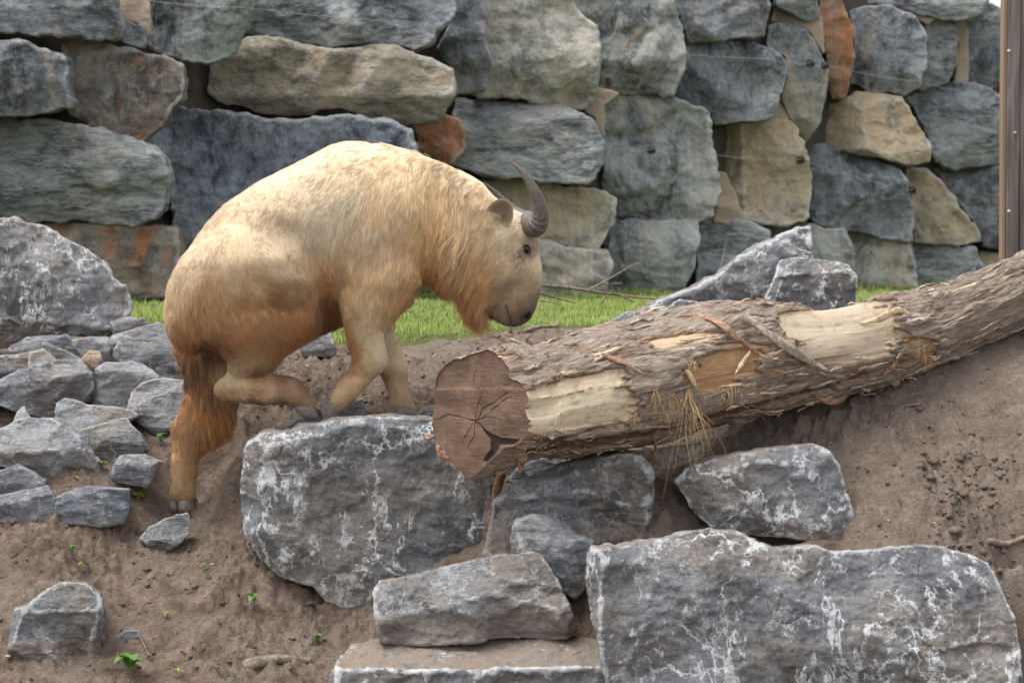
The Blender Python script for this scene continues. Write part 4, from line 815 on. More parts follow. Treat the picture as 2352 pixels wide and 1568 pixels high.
def log_w(u, v):
    """how near the viewer the log's surface is at (u, v)"""
    d = (X - u) ** 2 + (Z - v) ** 2 + (Wd > np.interp(u, AX[:, 0], AX[:, 3]) + 10) * 1e6
    return float(Wd.ravel()[np.argmin(d)])
def ribbon(name, pts, wid, mat, parent, thick=0.008, lift=8, curl=6, seed=0):
    """a torn strip: a bent, twisted, tapering slat with thickness. pts: (u, v, extra nearness)"""
    r = np.random.default_rng(seed); n = 26
    c = spline(np.array([(u, v, log_w(u, min(v, 1090)) - lift - e) for u, v, e in pts], float), n)
    T = np.gradient(c, axis=0); T /= np.linalg.norm(T, axis=1, keepdims=True) + 1e-9
    nd = np.array([0.1, -0.25, -1.0]); V = []
    tt = np.linspace(0, 1, n); wv = wid * np.sin(np.pi * np.clip(tt * 0.96 + 0.02, 0, 1)) ** 0.7 * (1 + 0.25 * vnoise(tt * 9, tt * 0, tt * 0 + seed, seed))
    tw = 0.5 * vnoise(tt * 3, tt * 0, tt * 0 + seed, seed + 4)
    for i in range(n):
        b = np.cross(T[i], nd); b /= np.linalg.norm(b); m_ = np.cross(b, T[i])
        b2 = b * math.cos(tw[i]) + m_ * math.sin(tw[i]); m2 = -b * math.sin(tw[i]) + m_ * math.cos(tw[i])
        th_ = thick / LS * (0.15 + 0.85 * np.sin(np.pi * tt[i]))
        for a in (-1, -0.4, 0.3, 1): V.append(c[i] + b2 * wv[i] * a - m2 * (th_ * 0.5 + curl * 0.3 * abs(a)))
        for a in (1, 0.3, -0.4, -1): V.append(c[i] + b2 * wv[i] * a * 0.97 + m2 * (th_ * 0.5 - curl * 0.3 * abs(a)))
    V = np.array(V); F = []
    for i in range(n - 1):
        for j in range(8): k = (j + 1) % 8; F.append((i * 8 + j, i * 8 + k, (i + 1) * 8 + k, (i + 1) * 8 + j))
    F.append(tuple(range(8))[::-1]); F.append(tuple(range((n - 1) * 8, n * 8)))
    W = P(V[:, 0], V[:, 1], LY); W[:, 1] += V[:, 2] * LS
    return link_mesh(name, W, F, mat, parent=parent, smooth=True)
def strip_mat(name, a, b):
    t = NT(name); v = t.n('ShaderNodeTexCoord').outputs['Object']
    f = t.noise(t.n('ShaderNodeMapping', {'Vector': v, 'Scale': (1.5, 1.5, 1.5)}).outputs[0], 22, 6, 0.7)
    t.set('Base Color', t.mix(t.step(f, 0.35, 0.65), a, b)); t.set('Roughness', 0.85); t.set('Normal', t.bump(f, 0.6, 0.01)); return t.m
M['strip_grey'] = strip_mat('weathered_strip', (0.15, 0.115, 0.088), (0.42, 0.34, 0.27))
M['strip_red'] = strip_mat('reddish_strip', (0.15, 0.075, 0.045), (0.40, 0.24, 0.15))
M['strip_pale'] = strip_mat('pale_strip', (0.38, 0.26, 0.16), (0.62, 0.48, 0.32))
STR = [([(1680,752,0),(1720,735,6),(1780,775,10),(1840,815,10),(1890,845,14),(1930,866,20)], 10, 'strip_grey'),
       ([(1560,735,0),(1610,730,5),(1660,745,10),(1700,780,10),(1745,815,8),(1775,830,0)], 7, 'strip_red'),
       ([(1575,850,4),(1590,868,12),(1602,892,12)], 8, 'strip_pale'), ([(1740,805,0),(1715,835,8),(1695,865,14)], 6, 'strip_pale'),
       ([(1355,800,0),(1390,815,4),(1440,835,8),(1480,858,6)], 6, 'strip_red'), ([(1205,1030,0),(1197,1060,8),(1195,1090,8)], 10, 'strip_red'),
       ([(1505,1000,4),(1512,1040,6),(1510,1075,4)], 5, 'strip_red'), ([(2010,755,2),(2060,745,14),(2105,725,20),(2140,735,10)], 9, 'strip_pale'),
       ([(2190,800,2),(2180,830,10),(2165,860,6)], 8, 'strip_red'), ([(2110,830,4),(2090,860,12),(2070,880,10)], 7, 'strip_red'), ([(1215,985,0),(1235,1000,6),(1250,1025,8)], 9, 'strip_red'),
       ([(1000,1000,0),(985,1005,6),(978,998,4)], 8, 'strip_red'), ([(1005,1020,0),(1012,1040,4),(1030,1058,4)], 10, 'strip_red'), ([(1900,930,0),(1950,945,6),(1990,925,10),(2020,900,4)], 10, 'strip_red')]
for i, (p_, w_, m_) in enumerate(STR): ribbon('bark_strip', p_, w_ * (1.0 if i < 2 else 0.9), M[m_], log, seed=i, lift=4 if i > 2 else 10, thick=0.005)
# torn flakes of bark standing off the trunk, each along the grain with one end free
SP = np.stack([X, Z, Wd], -1)
frr = np.random.default_rng(77); made = 0
while made < 230:
    a_ = int(frr.integers(12, NR - 60)); th_i = int(frr.integers(0, NA))
    if not (math.cos(th[th_i]) > -0.15): continue
    if bare[a_, th_i] > 0.5 and frr.random() < 0.93: continue
    L_ = int(frr.integers(9, 34)); drift = frr.normal(0, 0.10); n = 7; sgn = 1 if frr.random() < 0.5 else -1
    ctr_ = np.array([cu[a_], cv[a_], cw[a_]]); pts = []
    for k in range(n):
        ii_ = min(NR - 1, max(0, a_ + sgn * int(L_ * k / (n - 1)))); jj_ = int(th_i + drift * L_ * k / (n - 1) * 1.0) % NA
        p_ = SP[ii_, jj_]; c_ = np.array([cu[ii_], cv[ii_], cw[ii_]]); out_ = (p_ - c_) / np.linalg.norm(p_ - c_)
        pts.append((p_ + out_ * (-1.5 + frr.uniform(5, 15) * (k / (n - 1)) ** 2), out_))
    wd0 = frr.uniform(2.5, 8.5); V = []
    for k in range(n):
        p_, out_ = pts[k]; T_ = pts[min(k + 1, n - 1)][0] - pts[max(k - 1, 0)][0]; T_ /= np.linalg.norm(T_) + 1e-9; b_ = np.cross(T_, out_); b_ /= np.linalg.norm(b_)
        w_ = wd0 * (1 - 0.85 * (k / (n - 1)) ** 1.5) * (1 + 0.3 * frr.uniform(-1, 1)); V += [p_ + b_ * w_ - out_ * 1.0, p_ + out_ * 1.6, p_ - b_ * w_ - out_ * 1.0, p_ - out_ * 2.0]
    F_ = [(k * 4 + a, k * 4 + (a + 1) % 4, (k + 1) * 4 + (a + 1) % 4, (k + 1) * 4 + a) for k in range(n - 1) for a in range(4)] + [(3, 2, 1, 0), (n*4-4, n*4-3, n*4-2, n*4-1)]
    V = np.array(V); Wv = P(V[:, 0], V[:, 1], LY); Wv[:, 1] += V[:, 2] * LS
    link_mesh('bark_flake', Wv, F_, M[('strip_grey', 'strip_grey', 'strip_red', 'strip_pale')[int(frr.integers(0, 4)) if frr.random() < 0.7 else 0]], parent=log, smooth=False); made += 1
# loose bast fibres
def hair_object(name, roots, dirs, lens, npts, rad, mat, parent, gravity=0.0, wave=0.0, cols=None, seed=1, bend=None, tip=0.15):
    n = len(roots); r = np.random.default_rng(seed)
    tt = np.linspace(0, 1, npts)
    pts = roots[:, None, :] + dirs[:, None, :] * (lens[:, None] * tt[None])[..., None]
    if bend is not None: pts = pts + bend[:, None, :] * (lens[:, None] * tt[None] ** 2)[..., None]
    if gravity: pts[..., 2] -= gravity * (lens[:, None] * tt[None] ** 2)
    if wave:
        ph = r.uniform(0, 6.28, (n, 3)); am = r.normal(0, 1, (n, 3)) * wave
        pts = pts + am[:, None, :] * lens[:, None, None] * (np.sin(tt[None, :, None] * 6 + ph[:, None, :]) - np.sin(ph[:, None, :])) * tt[None, :, None]
    hc = bpy.data.hair_curves.new(name); hc.add_curves([npts] * n)
    o = bpy.data.objects.new(name, hc); scene.collection.objects.link(o)
    org = np.array(parent['_o']) if parent is not None else np.zeros(3)
    hc.attributes['position'].data.foreach_set('vector', (pts - org).astype(np.float32).ravel())
    ra = hc.attributes.get('radius') or hc.attributes.new('radius', 'FLOAT', 'POINT')
    ra.data.foreach_set('value', (np.broadcast_to(rad, (n,))[:, None] * (1 - (1 - tip) * tt[None])).astype(np.float32).ravel())
    if cols is not None:
        c = np.ones((n, npts, 4), np.float32); c[..., :3] = cols if cols.ndim == 3 else cols[:, None, :]
        a = hc.attributes.new('fcol', 'FLOAT_COLOR', 'POINT'); a.data.foreach_set('color', c.ravel())
    hc.materials.append(mat)
    if parent is not None: o.parent = parent
    return o
t = NT('bast_fibre'); t.set('Base Color', t.mix(t.n('ShaderNodeHairInfo').outputs['Random'], (0.28, 0.16, 0.07), (0.62, 0.43, 0.22))); t.set('Roughness', 0.6); M['bast'] = t.m
FB = [(1583,890,7,110,5), (1582,900,5,185,5), (1560,915,40,30,6), (1620,910,40,26,5), (1680,895,34,45,12), (1545,925,40,50,12), (1590,840,22,35,16), (1600,940,15,110,6), (2170,815,22,40,14), (1505,905,15,30,10), (1460,960,15,25,10), (2090,760,14,30,8)]
Rt, Dr, Ln = [], [], []
for (u, v, sx_, ln, n) in FB:
    for k in range(n * 3):
        uu_ = u + rng.normal(0, sx_ * 0.4); v_ = v + rng.normal(0, 8)
        p = P(uu_, v_, LY); p[1] += (log_w(uu_, v_) - 3) * LS
        Rt.append(p); Dr.append([rng.normal(0, 0.22), rng.uniform(-0.25, 0.0), rng.uniform(-1.0, 0.0)]); Ln.append(ln * LS * rng.uniform(0.5, 1.15))
o = hair_object('bast_fibres', np.array(Rt), np.array(Dr), np.array(Ln), 9, 0.0016, M['bast'], log, gravity=0.35, wave=0.10)
tag(o, kind='stuff')
# squared timber lying under the log
def beam(name, u0, v0, u1, v1, Y, h, d, mat, parent=None, seed=0):
    n = 40; tt = np.linspace(0, 1, n); V = []
    sec = [(-.5, -.5), (0, -.52), (.5, -.5), (.52, 0), (.5, .5), (0, .5), (-.5, .5), (-.52, 0)]
    for i, q_ in enumerate(tt):
        for j, (a, b) in enumerate(sec):
            w = P(u0 + (u1 - u0) * q_, v0 + (v1 - v0) * q_, Y); jit = 0.006 * float(vnoise(np.array(q_ * 12), np.array(j * 3.0), np.array(0.0), seed))
            V.append(w + np.array([0, a * d + jit, -b * h + jit]))
    F = [(i * 8 + j, i * 8 + (j + 1) % 8, (i + 1) * 8 + (j + 1) % 8, (i + 1) * 8 + j) for i in range(n - 1) for j in range(8)] + [tuple(range(8))[::-1], tuple(range((n - 1) * 8, n * 8))]
    return link_mesh(name, V, F, mat, parent, smooth=False, origin=P((u0 + u1) / 2, (v0 + v1) / 2, Y))
tb = beam('timber', 1395, 1066, 1612, 1040, 14.6, 0.10, 0.12, M['strip_grey']); tag(tb, 'dark squared timber in the shadow beneath the log between two boulders', 'timber')
# ================================================================ the animal
TY = 15.0; TS = TY / FPX
G = 5.0
u0, v0, w0 = 355.0, 300.0, -215.0
uu = np.arange(u0, 1275, G); vv = np.arange(v0, 1200, G); ww = np.arange(w0, 216, G)
UU, VV = np.meshgrid(uu, vv, indexing='ij')
def smooth_poly(p, n=6):
    p = np.array(p, float); q = np.vstack([p, p[:1]])
    return spline(q, len(p) * n)[:-1]
def inflate(poly, flat=0.7, sm=True, power=1.0):
    """half-thickness of a body whose outline is poly: the membrane over the outline, blown up"""
    pl = smooth_poly(poly) if sm else np.array(poly, float)
    sd = poly_sd(UU, VV, pl); ins = sd > 0
    h = np.where(ins, sd * 20, 0); red = (np.indices(h.shape).sum(0) % 2 == 0)
    om = 1.93
    for it in range(260):
        for c in (red, ~red):
            avg = (np.roll(h, 1, 0) + np.roll(h, -1, 0) + np.roll(h, 1, 1) + np.roll(h, -1, 1) + G * G) / 4
            h = np.where(c & ins, h + om * (avg - h), h)
    hw2 = np.where(ins, 4 * h * flat * flat, sd * 22.0)       # goes on below zero outside
    return hw2, sd
def layer(hw2, zc, scale=None):
    """approximate signed distance field of one blown-up outline centred at depth zc"""
    z = zc if np.ndim(zc) else np.full(UU.shape, float(zc))
    if scale is not None: hw2 = hw2 * scale ** 2
    F = hw2[:, :, None] - (ww[None, None, :] - z[:, :, None]) ** 2
    gu, gv, gw = np.gradient(F, G)
    return np.clip(F / (np.sqrt(gu * gu + gv * gv + gw * gw) + 4.0), -60, 60)

TRUNK = [(388,672),(399,644),(418,600),(440,563),(462,531),(490,497),(518,469),(543,453),(580,427),(624,403),(687,374),(734,348),(774,332),(812,326),(859,332),(905,337),(950,350),(1000,370),(1035,384),(1072,400),(1104,419),(1128,444),(1150,464),(1172,478),
         (1195,490),(1220,500),(1234,525),(1234,548),(1236,576),(1242,610),(1243,647),(1237,680),(1230,708),(1217,733),(1198,745),(1180,750),(1166,747),(1150,741),(1130,728),(1112,722),(1092,728),(1072,712),(1057,690),(1045,668),(1022,662),(998,648),(975,640),(958,665),(938,695),(905,722),(870,735),(830,740),(795,744),(762,752),(734,764),(700,775),(660,786),(600,792),(520,798),(450,790),(415,770),(395,740),(388,705)]
HAUNCH = [(400,650),(420,605),(455,560),(500,530),(560,520),(620,535),(670,562),(715,600),(745,645),(757,700),(745,745),(716,772),(690,790),(668,806),(640,836),(620,858),(600,868),(572,868),(558,880),(545,902),(520,906),(503,888),(508,872),(528,845),(520,815),(480,800),(440,800),(405,775),(390,720)]
SHANKN = [(505,886),(516,868),(545,852),(580,850),(618,858),(640,857),(680,863),(700,876),(713,896),(725,918),(732,938),(722,944),(705,938),(690,930),(674,930),(662,922),(640,920),(609,921),(574,918),(537,909),(513,898)]
HINDF = [(395,735),(396,791),(410,830),(421,870),(421,900),(417,922),(408,954),(394,976),(392,1016),(389,1063),(387,1110),(384,1138),(392,1152),(418,1158),(440,1152),(444,1130),(444,1110),(450,1063),(463,1040),(490,1014),(515,983),(530,954),(548,915),(570,850),(580,780),(540,730),(450,710)]
FOREN = [(800,600),(835,560),(890,545),(940,560),(965,610),(958,660),(925,700),(897,730),(884,760),(887,800),(889,826),(876,851),(843,885),(821,910),(799,934),(784,948),(768,946),(754,926),(752,908),(756,896),(774,877),(802,847),(814,818),(802,785),(792,752),(778,720),(775,680),(783,640)]
FOREF = [(830,680),(880,640),(935,650),(945,690),(925,712),(905,735),(903,766),(921,807),(932,844),(930,876),(937,907),(950,935),(960,948),(925,952),(892,948),(891,922),(885,891),(872,860),(858,835),(850,790),(838,740)]
h_tr, sd_tr = inflate(TRUNK, 0.66)
# the chest is broad, the head and muzzle are narrow
sx = np.interp(UU, [380, 480, 650, 850, 960, 1060, 1130, 1200, 1245], [0.95, 1.0, 1.02, 1.0, 0.92, 0.80, 0.74, 0.82, 0.9]) * np.interp(VV, [300, 640, 700, 760], [1, 1, 0.9, 0.8])
h_ha, _ = inflate(HAUNCH, 0.60); h_sh, _ = inflate(SHANKN, 0.68); h_hf, _ = inflate(HINDF, 0.62); h_fn, _ = inflate(FOREN, 0.56); h_ff, _ = inflate(FOREF, 0.60)
vy = np.clip((VV - 600) / 260, 0, 1); vy2 = np.clip((VV - 640) / 220, 0, 1)
F = layer(h_tr, 0, sx)
F = smax(F, layer(h_ha, -104 + 38 * vy), 11)
F = smax(F, layer(h_sh, -66), 9)
F = smax(F, layer(h_hf, 58 - 10 * vy), 16)
F = smax(F, layer(h_fn, -100 + 45 * vy2), 15)
F = smax(F, layer(h_ff, 70 - 18 * vy2), 15)
# muscle and skin relief: (u, v, w, ru, rv, rw, height) soft swellings (+) and hollows (-)
Ug, Vg_, Wg = uu[:, None, None], vv[None, :, None], ww[None, None, :]
for (a, b, c, ra_, rb_, rc_, am) in [(690,535,-150,50,34,60,-10),(735,590,-150,22,45,70,-16),(758,650,-140,17,50,70,-20),(766,710,-120,16,44,70,-20),(640,700,-150,90,26,60,-10),(560,600,-150,80,45,60,8),(600,760,-130,80,30,60,7),
        (870,560,-150,60,80,60,6),(985,520,-130,22,90,70,-6),(925,470,-140,60,50,60,5),(1060,560,-110,50,60,60,6),(1035,500,-120,18,70,60,-5),(790,470,-160,80,60,60,5),
        (1218,590,-60,16,34,40,-3),(1205,545,-70,20,10,30,5),(1150,600,-85,50,40,50,3),(1195,690,-55,30,26,40,4),(1165,722,-50,6,26,30,-5),(460,880,-40,30,40,60,3),(640,590,-160,50,16,50,5),(470,760,-110,20,60,50,-6),
        (398,985,58,16,20,40,4),(885,820,-60,14,22,40,3),(928,850,52,12,22,40,5),(882,828,-55,14,18,40,4),(512,888,-70,14,16,40,3),(600,898,-95,70,6,30,-4),(845,862,-80,40,8,30,-3),(645,905,-90,10,16,30,4),(700,900,-90,12,12,30,3)]:
    F = F + am * np.exp(-((Ug - a) / ra_) ** 2 - ((Vg_ - b) / rb_) ** 2 - ((Wg - c) / rc_) ** 2)
for pl_, rr_, am in (([(600,498),(655,528),(708,580),(742,640),(762,700),(768,755)], 24, -13), ([(812,560),(790,640),(780,700),(784,755)], 20, -12), ([(965,380),(990,460),(1005,540),(985,630)], 22, -7), ([(500,665),(600,652),(690,665),(745,700)], 22, -6), ([(470,770),(500,810),(520,850)], 18, -9), ([(900,700),(930,668),(965,655)], 16, -8)):
    pl_ = spline(np.array(pl_, float), 18); dd_ = np.full(UU.shape, 1e9); wt_ = np.zeros(UU.shape)
    for k_, (a, b) in enumerate(zip(pl_[:-1], pl_[1:])):
        e = b - a; q_ = np.clip(((UU - a[0]) * e[0] + (VV - a[1]) * e[1]) / (e @ e), 0, 1); d_ = np.hypot(UU - a[0] - q_ * e[0], VV - a[1] - q_ * e[1]); m_ = d_ < dd_; dd_ = np.where(m_, d_, dd_); wt_ = np.where(m_, np.clip((k_ + q_) / 17, 0, 1), wt_)
    F = F + (am * np.exp(-(dd_ / rr_) ** 2) * np.clip(np.sin(np.pi * (0.02 + 0.75 * wt_)) * 1.15, 0, 1))[:, :, None] * np.clip((-ww - 30) / 50, 0, 1)[None, None, :]
F = blur(F, 1, n=1)
Vt, Qt = surface_nets(F)
TP = np.stack([uu[0] + Vt[:, 0] * G, vv[0] + Vt[:, 1] * G, ww[0] + Vt[:, 2] * G], 1)
def tw(p):
    p = np.asarray(p, float); W = P(p[:, 0], p[:, 1], TY); W[:, 1] += p[:, 2] * TS; return W
TW = tw(TP)
TN = vnormals(TW, Qt)
if (np.einsum('ij,ij->i', TN, TW - TW.mean(0))).mean() < 0: Qt = Qt[:, ::-1]; TN = -TN
# coat colours, read along the body (pigment, plus shade painted below the thigh bulge)
DIRS = np.array([(812,335,-.7,.1),(620,412,-.9,.45),(500,500,-.75,.65),(430,600,-.45,.9),(400,700,0,1),(700,450,-.7,.6),(800,450,-.45,.85),(900,400,-.4,.85),(1000,380,-.45,.8),(1090,430,-.55,.7),(900,520,-.15,1),(1000,480,-.2,1),(1000,600,-.1,1),(960,640,-.3,1),(1050,600,-.45,.9),(1100,560,-.65,.75),
 (1100,650,-.35,.95),(1085,720,.1,1),(1150,620,-.75,.6),(1200,620,-.7,.55),(1215,680,-.75,-.25),(1190,700,-.9,.1),(1180,520,-.7,.4),(1220,540,-.6,.3),(700,560,-.35,.9),(760,600,.1,1),(755,680,0,1),(620,600,.65,.6),(560,600,.4,.75),(480,620,-.1,1),(640,650,.75,.5),(700,640,.6,.8),(600,720,.6,.7),(700,730,.25,.95),(500,720,.3,.95),
 (450,760,0,1),(560,800,.25,.95),(640,800,.1,1),(480,850,-.2,1),(560,860,-.55,.75),(600,895,.9,.2),(690,895,.75,.6),(470,930,.25,1),(520,960,.45,.95),(430,1000,.05,1),(415,1080,0,1),(850,620,-.2,1),(820,700,-.1,1),(870,780,0,1),(850,860,-.6,.8),(790,900,-.6,.8),(900,700,.1,1),(920,800,.2,1),(910,900,.2,1)], float)
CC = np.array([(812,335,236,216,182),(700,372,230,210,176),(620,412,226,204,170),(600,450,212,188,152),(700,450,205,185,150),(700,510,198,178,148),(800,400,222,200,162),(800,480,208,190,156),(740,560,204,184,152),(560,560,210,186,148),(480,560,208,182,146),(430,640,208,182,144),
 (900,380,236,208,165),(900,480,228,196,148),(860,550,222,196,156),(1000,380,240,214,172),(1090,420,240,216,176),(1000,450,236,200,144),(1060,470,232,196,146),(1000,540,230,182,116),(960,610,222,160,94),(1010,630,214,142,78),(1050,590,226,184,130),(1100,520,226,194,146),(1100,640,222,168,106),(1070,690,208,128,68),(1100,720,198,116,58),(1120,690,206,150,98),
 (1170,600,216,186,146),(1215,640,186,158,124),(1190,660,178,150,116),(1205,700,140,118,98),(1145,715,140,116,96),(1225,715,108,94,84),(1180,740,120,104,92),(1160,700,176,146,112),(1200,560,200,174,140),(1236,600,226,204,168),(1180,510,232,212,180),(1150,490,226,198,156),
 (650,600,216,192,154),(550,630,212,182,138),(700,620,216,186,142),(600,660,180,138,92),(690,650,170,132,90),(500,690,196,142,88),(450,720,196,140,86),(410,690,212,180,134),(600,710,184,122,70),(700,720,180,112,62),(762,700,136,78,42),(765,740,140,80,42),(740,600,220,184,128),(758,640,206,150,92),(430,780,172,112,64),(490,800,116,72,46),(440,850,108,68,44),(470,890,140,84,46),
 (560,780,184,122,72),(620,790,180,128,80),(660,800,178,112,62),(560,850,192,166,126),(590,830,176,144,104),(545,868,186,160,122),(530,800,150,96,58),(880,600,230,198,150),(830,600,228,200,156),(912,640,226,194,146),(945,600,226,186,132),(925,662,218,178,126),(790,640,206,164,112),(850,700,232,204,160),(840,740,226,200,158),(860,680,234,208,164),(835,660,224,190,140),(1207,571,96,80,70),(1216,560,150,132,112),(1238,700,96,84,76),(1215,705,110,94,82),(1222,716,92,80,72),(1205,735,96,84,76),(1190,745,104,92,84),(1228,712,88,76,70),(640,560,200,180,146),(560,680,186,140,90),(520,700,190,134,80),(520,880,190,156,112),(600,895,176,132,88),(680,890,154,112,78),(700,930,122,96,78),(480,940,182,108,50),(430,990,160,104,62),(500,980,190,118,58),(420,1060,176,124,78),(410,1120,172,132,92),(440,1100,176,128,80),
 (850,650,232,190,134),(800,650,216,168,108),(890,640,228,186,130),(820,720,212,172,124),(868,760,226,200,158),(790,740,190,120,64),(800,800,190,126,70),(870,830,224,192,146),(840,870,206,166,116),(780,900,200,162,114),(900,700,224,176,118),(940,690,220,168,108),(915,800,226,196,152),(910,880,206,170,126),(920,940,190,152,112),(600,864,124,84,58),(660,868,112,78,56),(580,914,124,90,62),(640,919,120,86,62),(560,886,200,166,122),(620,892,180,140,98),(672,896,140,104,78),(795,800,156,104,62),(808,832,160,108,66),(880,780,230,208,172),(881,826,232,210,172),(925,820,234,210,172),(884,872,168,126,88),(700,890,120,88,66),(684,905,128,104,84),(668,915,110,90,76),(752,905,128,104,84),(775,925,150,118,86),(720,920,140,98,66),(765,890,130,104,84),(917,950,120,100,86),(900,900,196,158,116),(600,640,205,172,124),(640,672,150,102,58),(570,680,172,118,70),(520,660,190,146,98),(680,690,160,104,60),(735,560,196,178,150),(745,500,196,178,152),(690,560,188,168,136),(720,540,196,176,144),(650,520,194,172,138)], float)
CCl = lin(1,1,1) * 0 + np.array([lin(*c[2:]) for c in CC])
def idw(u, v, pts, val, p=3.0, k=None):
    out = np.zeros((len(u), val.shape[1])); 
    for s in range(0, len(u), 40000):
        d2 = (u[s:s + 40000, None] - pts[None, :, 0]) ** 2 + (v[s:s + 40000, None] - pts[None, :, 1]) ** 2 + 60
        w = d2 ** (-p / 2); w /= w.sum(1, keepdims=True); out[s:s + 40000] = w @ val
    return out
def coat(u, v, w):
    j = fbm(u / 30, v / 40, w / 40, 5, 2) * 16; j2 = fbm(u / 6, v / 6, w / 30, 6, 3)
    dv = idw(u, v, DIRS, DIRS[:, 2:4], 3.0); q = fbm((u * dv[:, 1] - v * dv[:, 0]) / 5, (u * dv[:, 0] + v * dv[:, 1]) / 40, w / 40, 61, 3)
    k = j + q * 26
    c = idw(u + k * dv[:, 0] + j2 * 6, v + k * dv[:, 1] + j2 * 6, CC, CCl, 5.0)
    g = fbm(u / 14, v / 30, w / 30, 12, 3)[:, None]
    st_ = np.clip((c[:, 0] / (c[:, 1] + 1e-4) - 1.4) / 1.6, 0, 1)[:, None]; c = c * (1 + st_ * np.array([0.10, 0.28, 0.12]))
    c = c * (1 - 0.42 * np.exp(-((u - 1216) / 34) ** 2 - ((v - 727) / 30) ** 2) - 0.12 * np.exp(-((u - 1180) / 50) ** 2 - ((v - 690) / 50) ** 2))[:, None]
    return np.clip(((c ** 0.86) * 0.80 + (c ** 0.86).mean(1, keepdims=True) * 0.20) * np.array([0.90, 0.875, 0.83]) * (1 + 0.10 * g + (0.16 + 0.22 * np.exp(-((u - 1020) / 90) ** 2))[:, None] * q[:, None]), 0, 1)
tcol = coat(TP[:, 0], TP[:, 1], TP[:, 2])
takin = empty('takin', tw([(410, 1175, 58)])[0])
tag(takin, 'shaggy cream and orange horned takin stepping with lowered head onto the great veined boulder', 'animal')
t = NT('hide'); hv = t.n('ShaderNodeTexCoord').outputs['Object']
hcol = t.mix(0.35, t.attr('fcol', 'Color'), t.ramp(t.noise(hv, 70, 5, 0.7), [(0.3, (0.7, 0.65, 0.6)), (0.7, (1.2, 1.2, 1.2))]), 'MULTIPLY')
t.set('Base Color', t.mix(0.25, hcol, (0.30, 0.19, 0.11))); t.set('Roughness', 0.85); t.set('Specular IOR Level', 0.15); t.set('Normal', t.bump(t.noise(hv, 120, 4, 0.7), 0.4, 0.004))
body = link_mesh('body', TW, np.ascontiguousarray(Qt), t.m, parent=takin, attrs={'fcol': tcol})

def surf_w(u, v, side=-1):
    """depth of the near (or far) skin at (u, v)"""
    d = (TP[:, 0] - u) ** 2 + (TP[:, 1] - v) ** 2
    m = d < 81
    if not m.any(): m = d <= np.sort(d)[8]
    return float(TP[m, 2].min() if side < 0 else TP[m, 2].max())
def simple(name, col, rough=0.6, spec=0.3, col2=None, scale=60, bump=0.3, bd=0.003):
    t = NT(name); v = t.n('ShaderNodeTexCoord').outputs['Object']; n = t.noise(v, scale, 5, 0.7)
    t.set('Base Color', t.mix(t.step(n, 0.35, 0.65), col, col2 or tuple(c * 1.5 for c in col))); t.set('Roughness', rough); t.set('Specular IOR Level', spec)
    t.set('Normal', t.bump(n, bump, bd)); return t.m
M['eye'] = simple('dark_eye', (0.006, 0.005, 0.005), 0.22, 0.4, (0.012, 0.009, 0.008), bump=0.0)
M['skin'] = simple('dark_nose_skin', (0.030, 0.025, 0.024), 0.45, 0.4, (0.06, 0.052, 0.05))
M['lid'] = simple('dark_lid', (0.008, 0.006, 0.005), 0.95, 0.02, (0.014, 0.011, 0.009))
M['hoof'] = simple('grey_hoof', (0.10, 0.085, 0.075), 0.6, 0.3, (0.20, 0.17, 0.145), 40)
def ellipsoid(name, c, r, mat, parent, rotv=0.0, n=20, m=12):
    V = []; F = []
    for i in range(m + 1):
        p = math.pi * i / m
        for j in range(n):
            a = 2 * math.pi * j / n; x = r[0] * math.sin(p) * math.cos(a); y = r[1] * math.sin(p) * math.sin(a); z = r[2] * math.cos(p)
            V.append((c[0] + x * math.cos(rotv) - y * math.sin(rotv), c[1] + x * math.sin(rotv) + y * math.cos(rotv), c[2] + z))
    for i in range(m):
        for j in range(n): F.append((i * n + j, i * n + (j + 1) % n, (i + 1) * n + (j + 1) % n, (i + 1) * n + j))
    return link_mesh(name, tw(V), F, mat, parent=parent)
M['nostril'] = simple('nostril_dark', (0.008, 0.007, 0.007), 0.5, 0.2, (0.016, 0.014, 0.014))
# eyes, each with its dark lid
for sd_ in (-1, 1):
    we = surf_w(1209, 571, sd_)
    e = ellipsoid('eye', (1210, 571, we - sd_ * 3.0), (6.0, 8.2, 5), M['eye'], takin, -0.15)
    LV, LF = tube(tw([(1210 + 8.0 * math.cos(a) * 1.0 + 2.4 * math.sin(a), 571 + 9.6 * math.sin(a), we + sd_ * (1.0 - 2.0 * abs(math.cos(a)))) for a in np.linspace(0, 2 * math.pi, 25)]), 1.3 * TS, 6)
    link_mesh('eyelid', LV, LF, M['lid'], parent=e, origin=tw([(1209, 571, we)])[0])
    wn_ = surf_w(1212, 724, sd_)
    ellipsoid('nostril', (1213, 724, wn_ - sd_ * 2), (5.5, 8, 4), M['nostril'], takin, 0.6)
    nz_ = spline([(1199,736),(1203,726),(1209,717),(1217,713),(1223,718)], 16); LV, LF = tube(tw([(a, b, surf_w(a, b, sd_) - sd_ * 0.3) for a, b in nz_]), np.interp(np.linspace(0, 1, 16), [0, .6, 1], [1.2, 3.0, 1.6]) * TS, 6); link_mesh('nostril_fold', LV, LF, M['skin'], parent=takin)
ms = [(1162,698),(1165,710),(1168,723),(1173,737),(1178,748)]
LV, LF = tube(tw([(a, b, surf_w(a, b) + 0.5) for a, b in spline(ms, 14)]), np.linspace(1.5, 0.8, 14) * TS, 6); link_mesh('mouth', LV, LF, M['skin'], parent=takin)
